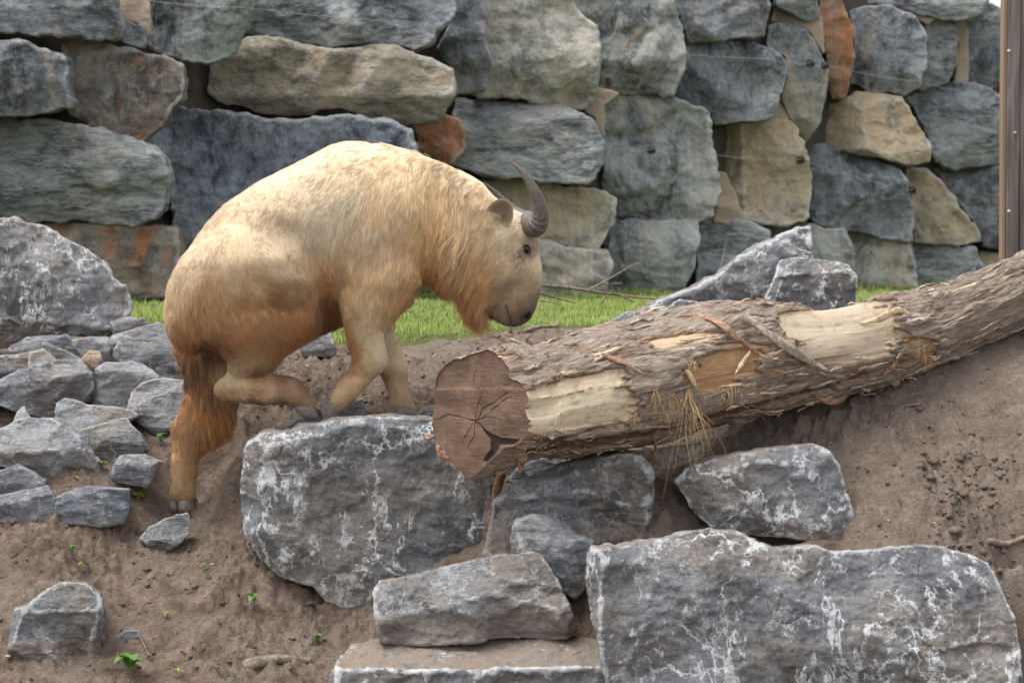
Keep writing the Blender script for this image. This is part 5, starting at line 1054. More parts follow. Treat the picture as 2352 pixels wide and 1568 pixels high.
# horns with ring ridges
t = NT('horn'); hr = t.attr('ht'); v = t.n('ShaderNodeTexCoord').outputs['Object']
rn = t.math('ADD', t.math('MULTIPLY', hr, 120.0), t.math('MULTIPLY', t.noise(v, 22, 4, 0.6), 7.0))
rg_ = t.math('SINE', rn); nn = t.noise(v, 90, 5, 0.7)
hc_ = t.mix(t.step(nn, 0.3, 0.7), (0.045, 0.038, 0.035), (0.135, 0.115, 0.102))
hc_ = t.mix(t.math('MULTIPLY', t.step(rg_, 0.0, 1.0), t.math('MULTIPLY', t.step(hr, 0.5, 0.25), 0.55)), hc_, (0.21, 0.175, 0.145))
t.set('Base Color', hc_); t.set('Roughness', 0.5); t.set('Specular IOR Level', 0.4)
t.set('Normal', t.bump(t.math('ADD', t.math('MULTIPLY', rg_, t.math('MULTIPLY', t.step(hr, 0.55, 0.25), 0.5)), nn), 0.7, 0.004)); M['horn'] = t.m
HN = [(1212,500,-18,20),(1217,512,-34,25),(1226,519,-50,27.5),(1234,515,-64,25.5),(1240,502,-74,21.5),(1241,485,-80,18.5),(1236,462,-84,15.5),(1226,438,-86,13),(1212,413,-84,10),(1197,393,-80,7),(1183,380,-76,4),(1170,371,-72,0.8)]
HF = [(1210,500,12,18),(1212,506,30,24),(1210,508,46,24),(1204,504,62,21),(1194,496,76,18),(1180,485,86,14),(1164,470,92,11),(1149,455,94,8.5),(1135,440,92,6),(1121,428,90,3.4),(1108,417,88,0.7)]
for pth in (HN, HF):
    c = spline(np.array(pth, float), 90); c[:, 3] *= 1 + 0.035 * np.sin(np.linspace(0, 1, 90) * 95) * (np.linspace(1, 0, 90) ** 1.5)
    LV, LF = tube(tw(c[:, :3]), np.maximum(c[:, 3] * 0.93, 0.5) * TS, 20)
    link_mesh('horn', LV, LF, M['horn'], parent=takin, attrs={'ht': np.repeat(np.linspace(0, 1, 90), 20)})
# ears: a broad cupped leaf, pale rim and brown inside
t = NT('ear_skin'); t.set('Base Color', t.mix(t.attr('rim'), t.mix(t.noise(t.n('ShaderNodeTexCoord').outputs['Object'], 75, 5, 0.75), (0.06, 0.042, 0.03), (0.42, 0.32, 0.24)), (0.50, 0.40, 0.29))); t.set('Roughness', 0.85); t.set('Specular IOR Level', 0.1)
t.set('Normal', t.bump(t.noise(t.n('ShaderNodeTexCoord').outputs['Object'], 120, 4, 0.7), 0.5, 0.004)); M['ear'] = t.m
EO = smooth_poly([(1154,516),(1150,502),(1138,492),(1120,485),(1125,472),(1137,461),(1152,456),(1167,461),(1177,476),(1179,496),(1173,513),(1163,520)], 5)
EC = np.array([1156.0, 486.0]); nr_ = 7; ne = len(EO)
for sd_ in (-1, 1):
    V = []; rim = []
    for lay in (0, 1):
        for r_ in range(nr_):
            q_ = r_ / (nr_ - 1)
            for k in range(ne):
                p_ = EC + (EO[k] - EC) * (q_ if q_ > 0 else 0.02); dd_ = 66 + 26 * np.clip((516 - p_[1]) / 50, 0, 1) - 17 * (1 - q_ ** 2.2) * (1 if lay == 0 else 1) - (4.0 if lay else 0) * (1 - 0.7 * q_ ** 6)
                V.append((p_[0], p_[1], sd_ * dd_)); rim.append((q_ ** 7) if lay == 0 else 0.9)
    Fc = []
    for lay in (0, 1):
        o_ = lay * nr_ * ne
        for r_ in range(nr_ - 1):
            for k in range(ne):
                k2 = (k + 1) % ne; f_ = (o_ + r_ * ne + k, o_ + r_ * ne + k2, o_ + (r_ + 1) * ne + k2, o_ + (r_ + 1) * ne + k); Fc.append(f_ if lay == 0 else f_[::-1])
    o1, o2 = (nr_ - 1) * ne, (2 * nr_ - 1) * ne
    for k in range(ne): k2 = (k + 1) % ne; Fc.append((o1 + k, o1 + k2, o2 + k2, o2 + k))
    link_mesh('ear', tw(V), Fc, M['ear'], parent=takin, attrs={'rim': np.array(rim)})
# hooves: each cloven hoof is two claws, blown up from their side outlines; dewclaws behind
HOOFS = [('hoof', [(681,930),(690,921),(703,921),(716,926),(729,936),(737,951),(730,957),(709,955),(692,946)], -74, 0.62), ('hoof', [(688,928),(700,920),(718,924),(733,934),(744,947),(738,953),(716,951),(698,942)], -48, 0.6), ('dewclaw', [(662,910),(672,906),(682,914),(681,930),(673,937),(664,926)], -70, 0.6),
         ('hoof', [(739,930),(746,917),(757,908),(770,914),(780,932),(782,946),(773,959),(759,968),(749,968),(742,948)], -64, 0.5), ('hoof', [(752,928),(762,912),(776,912),(790,930),(788,946),(778,958),(765,964),(757,956)], -40, 0.5), ('dewclaw', [(753,897),(762,888),(776,880),(780,884),(770,896),(758,904)], -62, 0.6),
         ('hoof', [(382,1152),(392,1146),(402,1152),(406,1168),(402,1181),(388,1183),(380,1174)], 52, 0.75), ('hoof', [(404,1156),(416,1148),(430,1152),(437,1165),(436,1178),(420,1182),(407,1179)], 38, 0.7), ('dewclaw', [(436,1148),(443,1146),(447,1158),(447,1174),(441,1176),(437,1164)], 66, 0.6),
         ('hoof', [(889,950),(900,938),(925,938),(947,944),(968,960),(964,968),(920,970),(890,968)], 36, 0.5), ('hoof', [(893,950),(905,940),(930,940),(952,948),(973,962),(968,968),(925,969),(894,968)], 64, 0.5)]
def inflate_local(poly, zc, flat, g):
    pl = smooth_poly(poly, 5); lo = pl.min(0) - 4 * g; hi = pl.max(0) + 4 * g
    a_, b_ = np.arange(lo[0], hi[0], g), np.arange(lo[1], hi[1], g); A_, B_ = np.meshgrid(a_, b_, indexing='ij'); sd = poly_sd(A_, B_, pl); ins = sd > 0; h = np.where(ins, sd, 0)
    for it in range(160):
        for c in (0, 1):
            av = (np.roll(h, 1, 0) + np.roll(h, -1, 0) + np.roll(h, 1, 1) + np.roll(h, -1, 1) + g * g) / 4; h = np.where(((np.indices(h.shape).sum(0) % 2) == c) & ins, h + 1.7 * (av - h), h)
    hw2 = np.where(ins, 4 * h * flat * flat, sd * 6); mx_ = math.sqrt(hw2.max()); c_ = np.arange(-mx_ - 4 * g, mx_ + 4 * g, g)
    F_ = hw2[:, :, None] - c_[None, None, :] ** 2; V_, Q_ = surface_nets(F_)
    return np.stack([a_[0] + V_[:, 0] * g, b_[0] + V_[:, 1] * g, zc + c_[0] + V_[:, 2] * g], 1), Q_
for nm_, po_, zc_, fl_ in HOOFS:
    V_, Q_ = inflate_local(po_, zc_, fl_, 2.2); W_ = tw(V_); n_ = vnormals(W_, Q_)
    if (np.einsum('ij,ij->i', n_, W_ - W_.mean(0))).mean() < 0: Q_ = Q_[:, ::-1]
    link_mesh(nm_, W_, np.ascontiguousarray(Q_), M['hoof'], parent=takin)

# ---------------------------------------------------------------- the coat: strands combed along the body
LEN = np.array([(812,335,20),(620,412,15),(450,560,15),(400,690,24),(700,500,15),(900,400,30),(1000,375,42),(1090,430,40),(950,560,36),(1010,640,44),(1040,560,46),(1100,520,34),(1090,690,70),(1060,680,66),(1130,650,34),(1180,620,26),(1215,640,16),(1200,700,6),(1230,700,5),(1150,720,7),(1215,560,12),(1180,510,18),(600,600,20),(600,700,26),(700,720,26),(740,750,30),(660,790,24),
 (760,700,30),(800,740,22),(470,740,32),(440,830,46),(530,820,18),(590,830,12),(620,820,14),(490,900,56),(530,960,60),(430,990,20),(490,1000,46),(415,1070,15),(450,1060,24),(410,1130,12),(560,870,12),(508,888,12),(520,875,12),(530,905,16),(640,890,9),(700,920,8),(850,650,26),(870,780,12),(800,790,20),(850,860,11),(780,910,10),(920,800,12),(890,800,12),(920,900,12),(940,690,26),(890,720,30)], float)
tri = np.concatenate([Qt[:, [0, 1, 2]], Qt[:, [0, 2, 3]]])
e1 = TW[tri[:, 1]] - TW[tri[:, 0]]; e2 = TW[tri[:, 2]] - TW[tri[:, 0]]; ar = np.linalg.norm(np.cross(e1, e2), axis=1)
fn = TN[tri[:, 0]]
wgt = ar * np.where(fn[:, 1] < 0.35, 1.0, 0.22)             # denser on the side in view, thin on the other
NH = 260000
pick = rng.choice(len(tri), NH, p=wgt / wgt.sum())
a, b = rng.random(NH), rng.random(NH); fl = a + b > 1; a[fl] = 1 - a[fl]; b[fl] = 1 - b[fl]
bc = np.stack([1 - a - b, a, b], 1)
rp = np.einsum('nk,nkd->nd', bc, TW[tri[pick]]); rq = np.einsum('nk,nkd->nd', bc, TP[tri[pick]]); rn = np.einsum('nk,nkd->nd', bc, TN[tri[pick]]); rn /= np.linalg.norm(rn, axis=1, keepdims=True)
keep = ~(((rq[:, 0] - 1210) / 10) ** 2 + ((rq[:, 1] - 571) / 12) ** 2 < 1) & ~(((rq[:, 0] - 1212) / 10) ** 2 + ((rq[:, 1] - 724) / 13) ** 2 < 1) & ~(rq[:, 1] > 1156) & ~((rq[:, 1] > 958) & (rq[:, 0] > 700))
for hk in (0, 3, 2): keep &= ~(poly_sd(rq[:, 0], rq[:, 1], HOOFS[hk][1]) > -2)
rp, rq, rn = rp[keep], rq[keep], rn[keep]; NH = len(rp)
dd = idw(rq[:, 0] + 18 * vnoise(rq[:, 0] / 40, rq[:, 1] / 40, rq[:, 2] / 40, 3), rq[:, 1], DIRS, DIRS[:, 2:4], 3.0)
ang = 0.40 * fbm(rq[:, 0] / 22, rq[:, 1] / 22, rq[:, 2] / 22, 91, 3); ca, sa = np.cos(ang), np.sin(ang)
dd = np.stack([dd[:, 0] * ca - dd[:, 1] * sa, dd[:, 0] * sa + dd[:, 1] * ca], 1)
cd = np.stack([dd[:, 0], 0 * dd[:, 0], -dd[:, 1]], 1); cd /= np.linalg.norm(cd, axis=1, keepdims=True) + 1e-9
cd = cd - rn * np.einsum('ij,ij->i', cd, rn)[:, None] * 0.95; cd /= np.linalg.norm(cd, axis=1, keepdims=True) + 1e-9
ln = idw(rq[:, 0], rq[:, 1], LEN, LEN[:, 2:3], 3.0)[:, 0] * TS * rng.uniform(0.5, 1.05, NH); ln = np.where(ln < 40 * TS, ln * 0.8, ln)
# locks: strands of a neighbourhood lean together
lk = np.stack([fbm(rq[:, 0] / 9, rq[:, 1] / 16, rq[:, 2] / 12, s_, 2) for s_ in (201, 202, 203)], 1)
lf = np.clip(ln / TS / 34, 0.25, 1.1)[:, None]
dr = cd + rn * (0.17 + 0.10 * rng.random(NH))[:, None] + lk * (0.24 + 0.28 * lf) * lf + rng.normal(0, 0.05, (NH, 3)); dr /= np.linalg.norm(dr, axis=1, keepdims=True)
fc_ = coat(rq[:, 0], rq[:, 1], rq[:, 2]) * rng.uniform(0.80, 1.16, NH)[:, None]
fc_ = np.clip(fc_ * (1 + 0.20 * fbm(rq[:, 0] / 7, rq[:, 1] / 12, rq[:, 2] / 9, 300, 2)[:, None]), 0, 0.95)
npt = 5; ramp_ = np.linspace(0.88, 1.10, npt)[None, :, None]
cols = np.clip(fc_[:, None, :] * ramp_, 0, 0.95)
t = NT('fur'); t.set('Base Color', t.attr('fcol', 'Color')); t.set('Roughness', 0.55); t.set('Specular IOR Level', 0.25)
tr_ = t.n('ShaderNodeBsdfTranslucent', {'Color': t.attr('fcol', 'Color')}); mx = t.n('ShaderNodeMixShader', {0: 0.12, 1: t.b.outputs[0], 2: tr_.outputs[0]}); t.t.links.new(mx.outputs[0], t.out.inputs[0])
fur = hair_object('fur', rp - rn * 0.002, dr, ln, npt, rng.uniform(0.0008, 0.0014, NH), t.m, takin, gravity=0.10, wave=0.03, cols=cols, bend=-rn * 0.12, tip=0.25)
tag(fur, kind='stuff')
# ================================================================ grass
NB = 110000
gxr = rng.uniform(-4.2, 5.6, NB); gyr = rng.uniform(16.6, 27.5, NB) 
ge = grass_edge(gxr); dens = np.clip((gyr - ge + 0.1 + 0.35 * fbm(gxr * 3, gyr * 3, gxr * 0, 7, 3)) / 0.5, 0, 1) * (0.45 + 0.55 * np.clip((21 - gyr) / 3, 0, 1))
wall_y = lambda x: np.interp(x, [P(-560, 690, wallY(-560))[0], P(2650, 680, wallY(2650))[0]], [wallY(-560), wallY(2650)])
ax_, ay_ = P(-400, 690, wallY(-400))[:2]; bx_, by_ = P(2600, 690, wallY(2600))[:2]
wy = ay_ + (gxr - ax_) / (bx_ - ax_) * (by_ - ay_)
m = (rng.random(NB) < dens) & (gyr < wy + 0.15); gxr, gyr = gxr[m], gyr[m]
gzr = ground_z(gxr, gyr, fine=False); n = len(gxr); hgt_ = rng.uniform(0.02, 0.056, n) * (0.75 + 0.5 * vnoise(gxr * 2, gyr * 2, gxr * 0, 4)) * np.where(np.abs(gyr - (ay_ + (gxr - ax_) / (bx_ - ax_) * (by_ - ay_))) < 0.6, 1.5, 1.0)
az = rng.uniform(0, 2 * np.pi, n); wd_ = rng.uniform(0.0018, 0.0040, n); bx = np.cos(az); by = np.sin(az); le = rng.normal(0, 0.35, (n, 2))
B0 = np.stack([gxr - bx * wd_, gyr - by * wd_, gzr - 0.01], 1); B1 = np.stack([gxr + bx * wd_, gyr + by * wd_, gzr - 0.01], 1)
M0 = np.stack([gxr - bx * wd_ * .8 + le[:, 0] * hgt_ * .3, gyr - by * wd_ * .8 + le[:, 1] * hgt_ * .3, gzr + hgt_ * .55], 1); M1 = M0 + np.stack([bx * wd_ * 1.6, by * wd_ * 1.6, 0 * bx], 1)
TT = np.stack([gxr + le[:, 0] * hgt_, gyr + le[:, 1] * hgt_, gzr + hgt_], 1)
Vg2 = np.stack([B0, B1, M0, M1, TT], 1).reshape(-1, 3); base_i = (np.arange(n) * 5)[:, None]
Tg = np.concatenate([base_i + np.array([[0, 1, 3]]), base_i + np.array([[0, 3, 2]]), base_i + np.array([[2, 3, 4]])])
gc = np.repeat(np.stack([rng.uniform(0.34, 0.50, n), rng.uniform(0.46, 0.60, n), rng.uniform(0.12, 0.20, n)], 1), 5, 0)
dry = np.repeat(rng.random(n) < 0.10, 5); gc[dry] = (0.42, 0.34, 0.16)
t = NT('grass_blades'); t.set('Base Color', t.attr('gcol', 'Color')); t.set('Roughness', 0.55); t.set('Specular IOR Level', 0.2)
tr_ = t.n('ShaderNodeBsdfTranslucent', {'Color': t.attr('gcol', 'Color')}); mx = t.n('ShaderNodeMixShader', {0: 0.45, 1: t.b.outputs[0], 2: tr_.outputs[0]}); t.t.links.new(mx.outputs[0], t.out.inputs[0])
grass = link_mesh('grass', Vg2, Tg, t.m, attrs={'gcol': gc}); tag(grass, 'short bright green grass between the bare soil and the wall', 'grass', kind='stuff')

# ================================================================ soil crumbs and gravel
def crumbs(name, n, area, rmin, rmax, mat, seed, label, cat):
    r = np.random.default_rng(seed); ico = bpy.data.meshes.new('tmp'); import bmesh
    bm = bmesh.new(); bmesh.ops.create_icosphere(bm, subdivisions=1, radius=1.0); bv = np.array([v.co[:] for v in bm.verts]); bf = np.array([[v.index for v in f.verts] for f in bm.faces]); bm.free(); bpy.data.meshes.remove(ico)
    x = r.uniform(area[0], area[1], n); y = r.uniform(area[2], area[3], n)
    k = fbm(x * 1.5, y * 1.5, x * 0, seed, 3) + 0.25 > r.uniform(-0.3, 0.8, n); x, y = x[k], y[k]; n = len(x)
    s = rmin * (rmax / rmin) ** (r.random(n) ** 4); z = dent(x, y, ground_z(x, y)) + s * 0.25
    sc = np.stack([s * r.uniform(.8, 1.4, n), s * r.uniform(.8, 1.2, n), s * r.uniform(.5, .9, n)], 1); a = r.uniform(0, 6.28, n)
    vv_ = bv[None] * (1 + 0.35 * r.uniform(-1, 1, (n, len(bv), 1))) * sc[:, None, :]
    V = np.stack([vv_[..., 0] * np.cos(a)[:, None] - vv_[..., 1] * np.sin(a)[:, None], vv_[..., 0] * np.sin(a)[:, None] + vv_[..., 1] * np.cos(a)[:, None], vv_[..., 2]], -1) + np.stack([x, y, z], 1)[:, None, :]
    F = (bf[None] + (np.arange(n) * len(bv))[:, None, None]).reshape(-1, 3)
    o = link_mesh(name, V.reshape(-1, 3), F, mat, smooth=False); tag(o, label, cat, kind='stuff'); return o
crumbs('soil_crumbs', 15000, (-2.95, 3.1, 13.0, 17.2), 0.003, 0.017, M['soil'], 5, 'crumbled brown soil strewn over the slope and the bank', 'soil')
crumbs('gravel', 900, (-2.95, 3.1, 13.0, 17.2), 0.004, 0.018, M['white'], 9, 'scattered pale gravel bits in the brown soil', 'gravel')

crumbs('soil_clods', 900, (2.05, 3.1, 13.75, 14.5), 0.008, 0.03, M['soil'], 15, 'coarse soil clods gathered at the foot of the bare bank at the right', 'soil')
def gpt(u, v, lift=0.0):
    """where the line of sight through (u, v) meets the ground"""
    Ys = np.arange(12.8, 24, 0.02); p = P(np.full(Ys.shape, u), np.full(Ys.shape, v), Ys)
    below = p[:, 2] < ground_z(p[:, 0], p[:, 1], fine=False); i = int(np.argmax(below)) if below.any() else 100
    q = p[i]; q[2] = dent(np.array([q[0]]), np.array([q[1]]), ground_z(np.array([q[0]]), np.array([q[1]])))[0] + lift; return q

# ---------------------------------------------------------------- seedlings and fallen leaves
def leafmat(name, a, b):
    t = NT(name); v = t.n('ShaderNodeTexCoord').outputs['Object']; t.set('Base Color', t.mix(t.noise(v, 60, 4, 0.6), a, b)); t.set('Roughness', 0.5)
    tr_ = t.n('ShaderNodeBsdfTranslucent', {'Color': b + (1,)}); mx = t.n('ShaderNodeMixShader', {0: 0.3, 1: t.b.outputs[0], 2: tr_.outputs[0]}); t.t.links.new(mx.outputs[0], t.out.inputs[0]); return t.m
M['leaf'] = leafmat('seedling_leaf', (0.07, 0.16, 0.03), (0.16, 0.30, 0.06)); M['leaf_y'] = leafmat('yellow_green_leaf', (0.20, 0.27, 0.04), (0.34, 0.40, 0.06)); M['leaf_o'] = leafmat('yellow_leaf', (0.55, 0.40, 0.04), (0.70, 0.52, 0.06)); M['leaf_r'] = leafmat('reddish_leaf', (0.30, 0.10, 0.04), (0.45, 0.17, 0.07))
def leaf_mesh(base, d, ln, wd, droop=0.3, fold=0.25):
    d = np.array(d, float); d /= np.linalg.norm(d); s_ = np.cross(d, (0, 0, 1)); s_ /= np.linalg.norm(s_) + 1e-9; up_ = np.cross(s_, d); V = []; n = 7
    for i in range(n):
        q_ = i / (n - 1); c = np.array(base) + d * ln * q_ + up_ * ln * (0.25 * math.sin(q_ * 3) ) - np.array([0, 0, droop * ln * q_ * q_]); w_ = wd * math.sin(math.pi * min(0.98, q_ * 0.9 + 0.08)) ** 0.8
        V += [c - s_ * w_ + up_ * w_ * fold, c, c + s_ * w_ + up_ * w_ * fold]
    F = [(i*3+j, i*3+j+1, (i+1)*3+j+1, (i+1)*3+j) for i in range(n-1) for j in (0, 1)]; return V, F
def seedling(u, v, size, nl, mat, label, seed, thin=0.28, upright=0.5):
    r = np.random.default_rng(seed); b = gpt(u, v + 6); o = empty('seedling', b); tag(o, label, 'seedling', 'small weeds sprouting in the bare soil')
    V, F = tube([b - np.array([0, 0, .01]), b + np.array([0.002, 0, size * 0.35]), b + np.array([0.004, -0.004, size * 0.7])], [0.0016, 0.0014, 0.001], 6); link_mesh('stem', V, F, mat, parent=o)
    for i in range(nl):
        a = 6.283 * i / nl + r.uniform(-.4, .4); V, F = leaf_mesh(b + np.array([0.003, -0.003, size * r.uniform(.25, .7)]), (math.cos(a), math.sin(a) * 0.8, upright + r.uniform(-.2, .3)), size * r.uniform(.7, 1.1), size * thin * r.uniform(.8, 1.1)); link_mesh('leaf', V, F, mat, parent=o)
SD = [(368,1030,.075,4,'leaf',.16,'grass-like sprout beside the rounded light rock behind the hind leg'),(316,1158,.05,7,'leaf_y',.45,'bright yellow-green clover-like weed below the lone small angular stone'),(583,1415,.075,4,'leaf',.26,'green seedling with two large leaves in the middle of the lower soil'),
      (730,1478,.045,4,'leaf',.36,'little green weed just left of the soil-topped bottom slab'),(295,1550,.10,6,'leaf',.40,'leafy green weed at the bottom left, largest of the weeds'),(234,1084,.05,4,'leaf',.4,'round-leaved weed at the right side of the big rock with pale flat face'),
      (1387,1224,.045,4,'leaf',.3,'small weed at the top left corner of the enormous long boulder'),(1612,1212,.035,5,'leaf',.4,'small weed at the lower left of the boulder leaning on the bare bank'),(166,1275,.045,4,'leaf',.35,'pale little weed under the front pair of blocky rocks'),(466,1315,.04,3,'leaf',.2,'tiny sprout in the middle of the slope below the banded stone'),
      (620,1345,.035,3,'leaf',.2,'tiny thin sprout at the lower left edge of the great veined boulder'),(185,1315,.04,3,'leaf_y',.14,'thin yellowish sprout above the squarish dark rock'),(248,1540,.08,2,'leaf_y',.08,'single grass blade left of the largest bottom weed'),(1500,1195,.04,3,'leaf',.3,'tiny weed in the gap between the two middle boulders'),(405,1555,.05,5,'leaf_y',.14,'low wispy sprout right of the largest bottom weed')]
for i, (u, v, s_, nl, mt, th_, lb) in enumerate(SD): seedling(u, v, s_, nl, M[mt], lb, 40 + i, th_)
for i, (u, v, s_, mt, lb) in enumerate([(378,1427,.05,'leaf_y','pale green fallen leaf lying alone on the lower left soil'),(2150,1238,.035,'leaf_o','yellow fallen leaf at the foot of the bare bank'),(335,1520,.035,'leaf_r','small orange-red fallen leaf near the dark oval stone'),(180,1112,.03,'leaf_o','yellow fallen leaf behind the blocky rock with a step'),(1360,1070,.05,'leaf_r','reddish chip lying on the soil-topped boulder under the log'),(1580,1185,.03,'leaf_r','small red-brown leaf in the gap between the middle boulders'),(1005,770,.05,'leaf_r','orange dry leaf on the soil below the beard')]):
    b = gpt(u, v, 0.012); V, F = leaf_mesh(b, (rng.normal(), rng.normal() * .5, 0.1), s_, s_ * .3, 0.2, 0.15); o = link_mesh('fallen_leaf', V, F, M[mt], origin=b); tag(o, lb, 'leaf', 'dry leaves and chips on the soil')

# ---------------------------------------------------------------- sticks
M['twig'] = strip_mat('dry_twig', (0.10, 0.075, 0.055), (0.26, 0.20, 0.15))
def stick(name, pts, rad, label, cat='twig', world_pts=False, seg=7, parent=None):
    c = spline(pts if world_pts else np.array([gpt(u, v, l) for u, v, l in pts]), 24); r = np.interp(np.linspace(0, 1, 24), [0, .1, 1], [rad * .8, rad, rad * .45]) * (1 + .12 * vnoise(np.linspace(0, 9, 24), np.zeros(24), np.zeros(24), 3))
    V, F = tube(c, r, seg); o = link_mesh(name, V, F, M['twig'], parent=parent, origin=c[0] if parent is None else None)
    if parent is None: tag(o, label, cat)
    return o
stick('half_buried_branch', [(560,1548,.0),(600,1538,.012),(650,1530,.016),(715,1528,.006)], .034, 'thick branch half buried in soil at the bottom, left of the slab', 'branch')
stick('twig', [(1205,768,.01),(1240,762,.02),(1275,757,.02),(1285,752,.035)], .014, 'dark forked twig on the soil just behind the log, right of the muzzle')
stick('twig', [(280,1110,.01),(300,1130,.012),(320,1155,.01)], .005, 'thin dark twig slanting in the soil below the lone small angular stone')
stick('twig', [(318,1468,.01),(330,1492,.015),(342,1512,.008)], .006, 'pale thin twig by the dark oval stone at the bottom left')
stick('twig', [(2270,1280,.015),(2310,1270,.02),(2352,1262,.02),(2380,1255,.02)], .018, 'stick at the right edge just above the enormous boulder')
stick('twig', [(2045,962,.01),(2080,955,.012),(2115,950,.01)], .009, 'short reddish twig on the bare bank below the log')
rt = link_mesh('root_piece', *tube(spline([P(1152,1088,14.36),P(1140,1130,14.34),P(1131,1180,14.33),P(1124,1230,14.3),P(1120,1282,14.3)], 30), np.interp(np.linspace(0, 1, 30), [0, .5, 1], [.020, .022, .010]) * (1 + .25 * vnoise(np.linspace(0, 14, 30), np.zeros(30), np.zeros(30), 3)), 9), strip_mat('dark_root', (0.05, 0.022, 0.014), (0.22, 0.105, 0.06)), origin=P(1130,1180,14.2)); tag(rt, 'reddish-brown splintered root wedged in the gap beneath the sawn log end', 'root')
br = empty('fallen_branch', P(1240, 655, 19.5)); tag(br, 'bare forked dry branch lying in the grass before the wall, right of the face', 'branch')
def wp(pts, Y): return np.array([P(u, v, Y + dy) for u, v, dy in pts])
for p_, r_ in (([(1235,655,0),(1300,660,.2),(1380,672,.3),(1460,682,.4),(1560,690,.5)], .012), ([(1240,672,-.1),(1280,685,0),(1320,695,0)], .009), ([(1355,665,.2),(1400,640,.3),(1450,612,.3),(1478,600,.3)], .007), ([(1380,700,.2),(1395,672,.2),(1390,650,.2)], .007), ([(1400,668,.3),(1440,685,.3),(1465,700,.3)], .007), ([(1240,690,-.3),(1262,693,-.3),(1290,698,-.3)], .006), ([(1380,652,.3),(1410,652,.3),(1430,650,.3)], .005)):
    stick('twig', wp(p_, 19.5), r_, None, world_pts=True, parent=br)
b2 = empty('dry_stalk', P(1420, 720, 20.5)); tag(b2, 'thin arched dry stalk in front of the wall, left of the peaked boulder', 'stalk')
stick('stem', wp([(1505,690,0),(1560,670,.1),(1630,650,.2),(1650,630,.2),(1665,570,.3),(1670,535,.3)], 20.5), .006, None, world_pts=True, parent=b2)
b3 = empty('dry_branch', P(330, 735, 18.6)); tag(b3, 'bare dry branch in the grass between the streaked boulder and the rump', 'branch')
for p_ in ([(300,742,0),(340,735,.1),(390,722,.2)], [(350,730,0),(385,735,.1),(410,738,.2)]): stick('twig', wp(p_, 18.6), .008, None, world_pts=True, parent=b3)

# ---------------------------------------------------------------- electric wires on the wall
M['wire'] = simple('wire_metal', (0.35, 0.35, 0.34), 0.4, 0.5, (0.5, 0.5, 0.48), bump=0); M['insul'] = simple('black_plastic', (0.015, 0.015, 0.017), 0.4, 0.4, (0.025, 0.025, 0.03), bump=0)
def wall_pt(u, v, off): w = P(u, v, float(wallY(u))); w[1] -= off; return w
WIRES = [('upper', [(-80,-30),(300,0),(560,22),(985,57),(1337,107),(1785,140),(1855,149),(1890,152),(2100,190),(2330,235)], [2.0]), ('lower', [(1200,318),(1380,336),(1493,346),(1640,357),(1833,368),(2087,438),(2330,500)], [2.0])]
for nm, pts, _ in WIRES:
    c = []
    for (a, b), (c2, d) in zip(pts[:-1], pts[1:]):
        for q_ in np.linspace(0, 1, 8, endpoint=False): c.append(wall_pt(a + (c2 - a) * q_, b + (d - b) * q_ + 5 * math.sin(math.pi * q_), 0.25))
    V, F = tube(np.array(c), 0.0016, 5); o = link_mesh('fence_wire', V, F, M['wire'], origin=c[0]); tag(o, 'thin %s wire strung across the boulder wall, %s' % (nm, 'along the top course' if nm == 'upper' else 'above the bottom courses at right'), 'wire')
for (u, v, lb) in [(985,57,'black insulator at the right end of the top grey stone above the olive one'),(1337,107,'black insulator on the huge pale stone above the animal head'),(1785,140,'black insulator on the dark stone, leftmost of the three close together'),(1855,149,'black insulator on the narrow upright stone, middle of three close together'),(1888,153,'black insulator next to the orange stone, rightmost of three close together'),
                   (1493,346,'black insulator on the large streaked square stone'),(1833,368,'black insulator on the golden upright stone'),(2087,438,'black insulator at the joint between the dark and golden right stones')]:
    b = wall_pt(u, v, 0.08); o = empty('insulator', b); tag(o, lb, 'insulator', 'black insulators holding the wires')
    V, F = tube([b + np.array([0.0, 0.12, 0]), b + np.array([0, -0.06, 0]), b + np.array([0, -0.13, 0])], [0.012, 0.012, 0.012], 8); link_mesh('screw', V, F, M['wire'], parent=o)
    V, F = tube([b + np.array([-0.035, -0.16, 0.004]), b + np.array([-0.022, -0.16, 0.002]), b + np.array([-0.02, -0.16, 0.002]), b + np.array([0.02, -0.16, -0.002]), b + np.array([0.022, -0.16, -0.002]), b + np.array([0.035, -0.16, -0.004])], [0.019, 0.026, 0.017, 0.017, 0.026, 0.019], 12); link_mesh('knob', V, F, M['insul'], parent=o)
    V, F = tube([b + np.array([0.03 * math.cos(a_), -0.15, 0.03 * math.sin(a_)]) for a_ in np.linspace(0, 6.28, 14)], 0.006, 6); link_mesh('collar', V, F, M['insul'], parent=o)

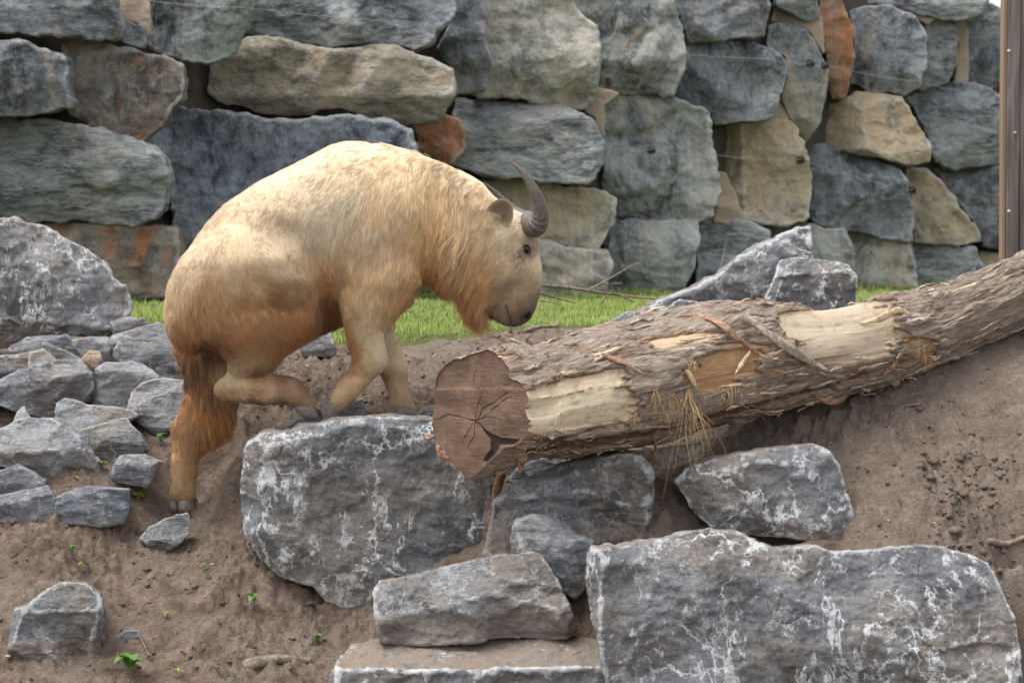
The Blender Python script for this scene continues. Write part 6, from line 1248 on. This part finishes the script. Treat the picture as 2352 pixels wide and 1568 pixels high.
# ---------------------------------------------------------------- timber post
t = NT('post_wood'); v = t.n('ShaderNodeTexCoord').outputs['Object']; g_ = t.noise(t.n('ShaderNodeMapping', {'Vector': v, 'Scale': (1, 1, 0.06)}).outputs[0], 28, 7, 0.65, 0.8)
kn = t.n('ShaderNodeTexVoronoi', {'Vector': t.n('ShaderNodeMapping', {'Vector': v, 'Scale': (6, 6, 1.6)}).outputs[0], 'Scale': 1.0}).outputs['Distance']
pc = t.ramp(g_, [(0.3, (0.05, 0.034, 0.027)), (0.5, (0.11, 0.088, 0.075)), (0.7, (0.19, 0.17, 0.155))]); pc = t.mix(t.step(kn, 0.16, 0.08), pc, (0.05, 0.03, 0.02))
t.set('Base Color', pc); t.set('Roughness', 0.8); t.set('Normal', t.bump(g_, 0.6, 0.008)); M['post'] = t.m
t = NT('post_wood_fresh'); v = t.n('ShaderNodeTexCoord').outputs['Object']; g_ = t.noise(t.n('ShaderNodeMapping', {'Vector': v, 'Scale': (1, 1, 0.06)}).outputs[0], 28, 6, 0.65, 0.8)
t.set('Base Color', t.mix(g_, (0.12, 0.075, 0.045), (0.28, 0.19, 0.12))); t.set('Roughness', 0.75); M['post2'] = t.m
PY = 17.2; pb = P(2345, 760, PY); post = empty('wooden_post', pb); tag(post, 'tall weathered square timber post at the right edge in front of the wall', 'post')
def box(name, x0, x1, y0, y1, z0, z1, mat, parent, bev=0.006):
    s = np.array([[x0 + bev, y0], [x1 - bev, y0], [x1, y0 + bev], [x1, y1 - bev], [x1 - bev, y1], [x0 + bev, y1], [x0, y1 - bev], [x0, y0 + bev]])
    zs = np.linspace(z0, z1, 12); V = [(a + 0.002 * math.sin(z * 3 + i), b, z) for z in zs for i, (a, b) in enumerate(s)]
    F = [(i*8+j, i*8+(j+1) % 8, (i+1)*8+(j+1) % 8, (i+1)*8+j) for i in range(11) for j in range(8)] + [tuple(range(8))[::-1], tuple(range(88, 96))]
    return link_mesh(name, V, F, mat, parent=parent, smooth=False)
xl = P(2303, 300, PY)[0]; sc_ = PY / FPX; zb, zt = -0.35, 3.0
box('edge_board', xl, xl + 8 * sc_, PY - 0.01, PY + 0.11, zb, zt, M['post2'], post, 0.002)
box('face_board', xl + 8.8 * sc_, xl + 38 * sc_, PY - 0.022, PY + 0.11, zb, zt, M['post'], post)
box('upright', xl + 39 * sc_, xl + 92 * sc_, PY - 0.016, PY + 0.13, zb, zt, M['post'], post)
for vv_ in (118, 485, 305):
    b = P(2316 if vv_ != 305 else 2330, vv_, PY); V, F = tube([b + np.array([0, -0.016, 0]), b + np.array([0, -0.026, 0]), b + np.array([0, -0.028, 0])], [0.011, 0.010, 0.006], 10); link_mesh('screw', V, F, M['strip_pale'], parent=post)
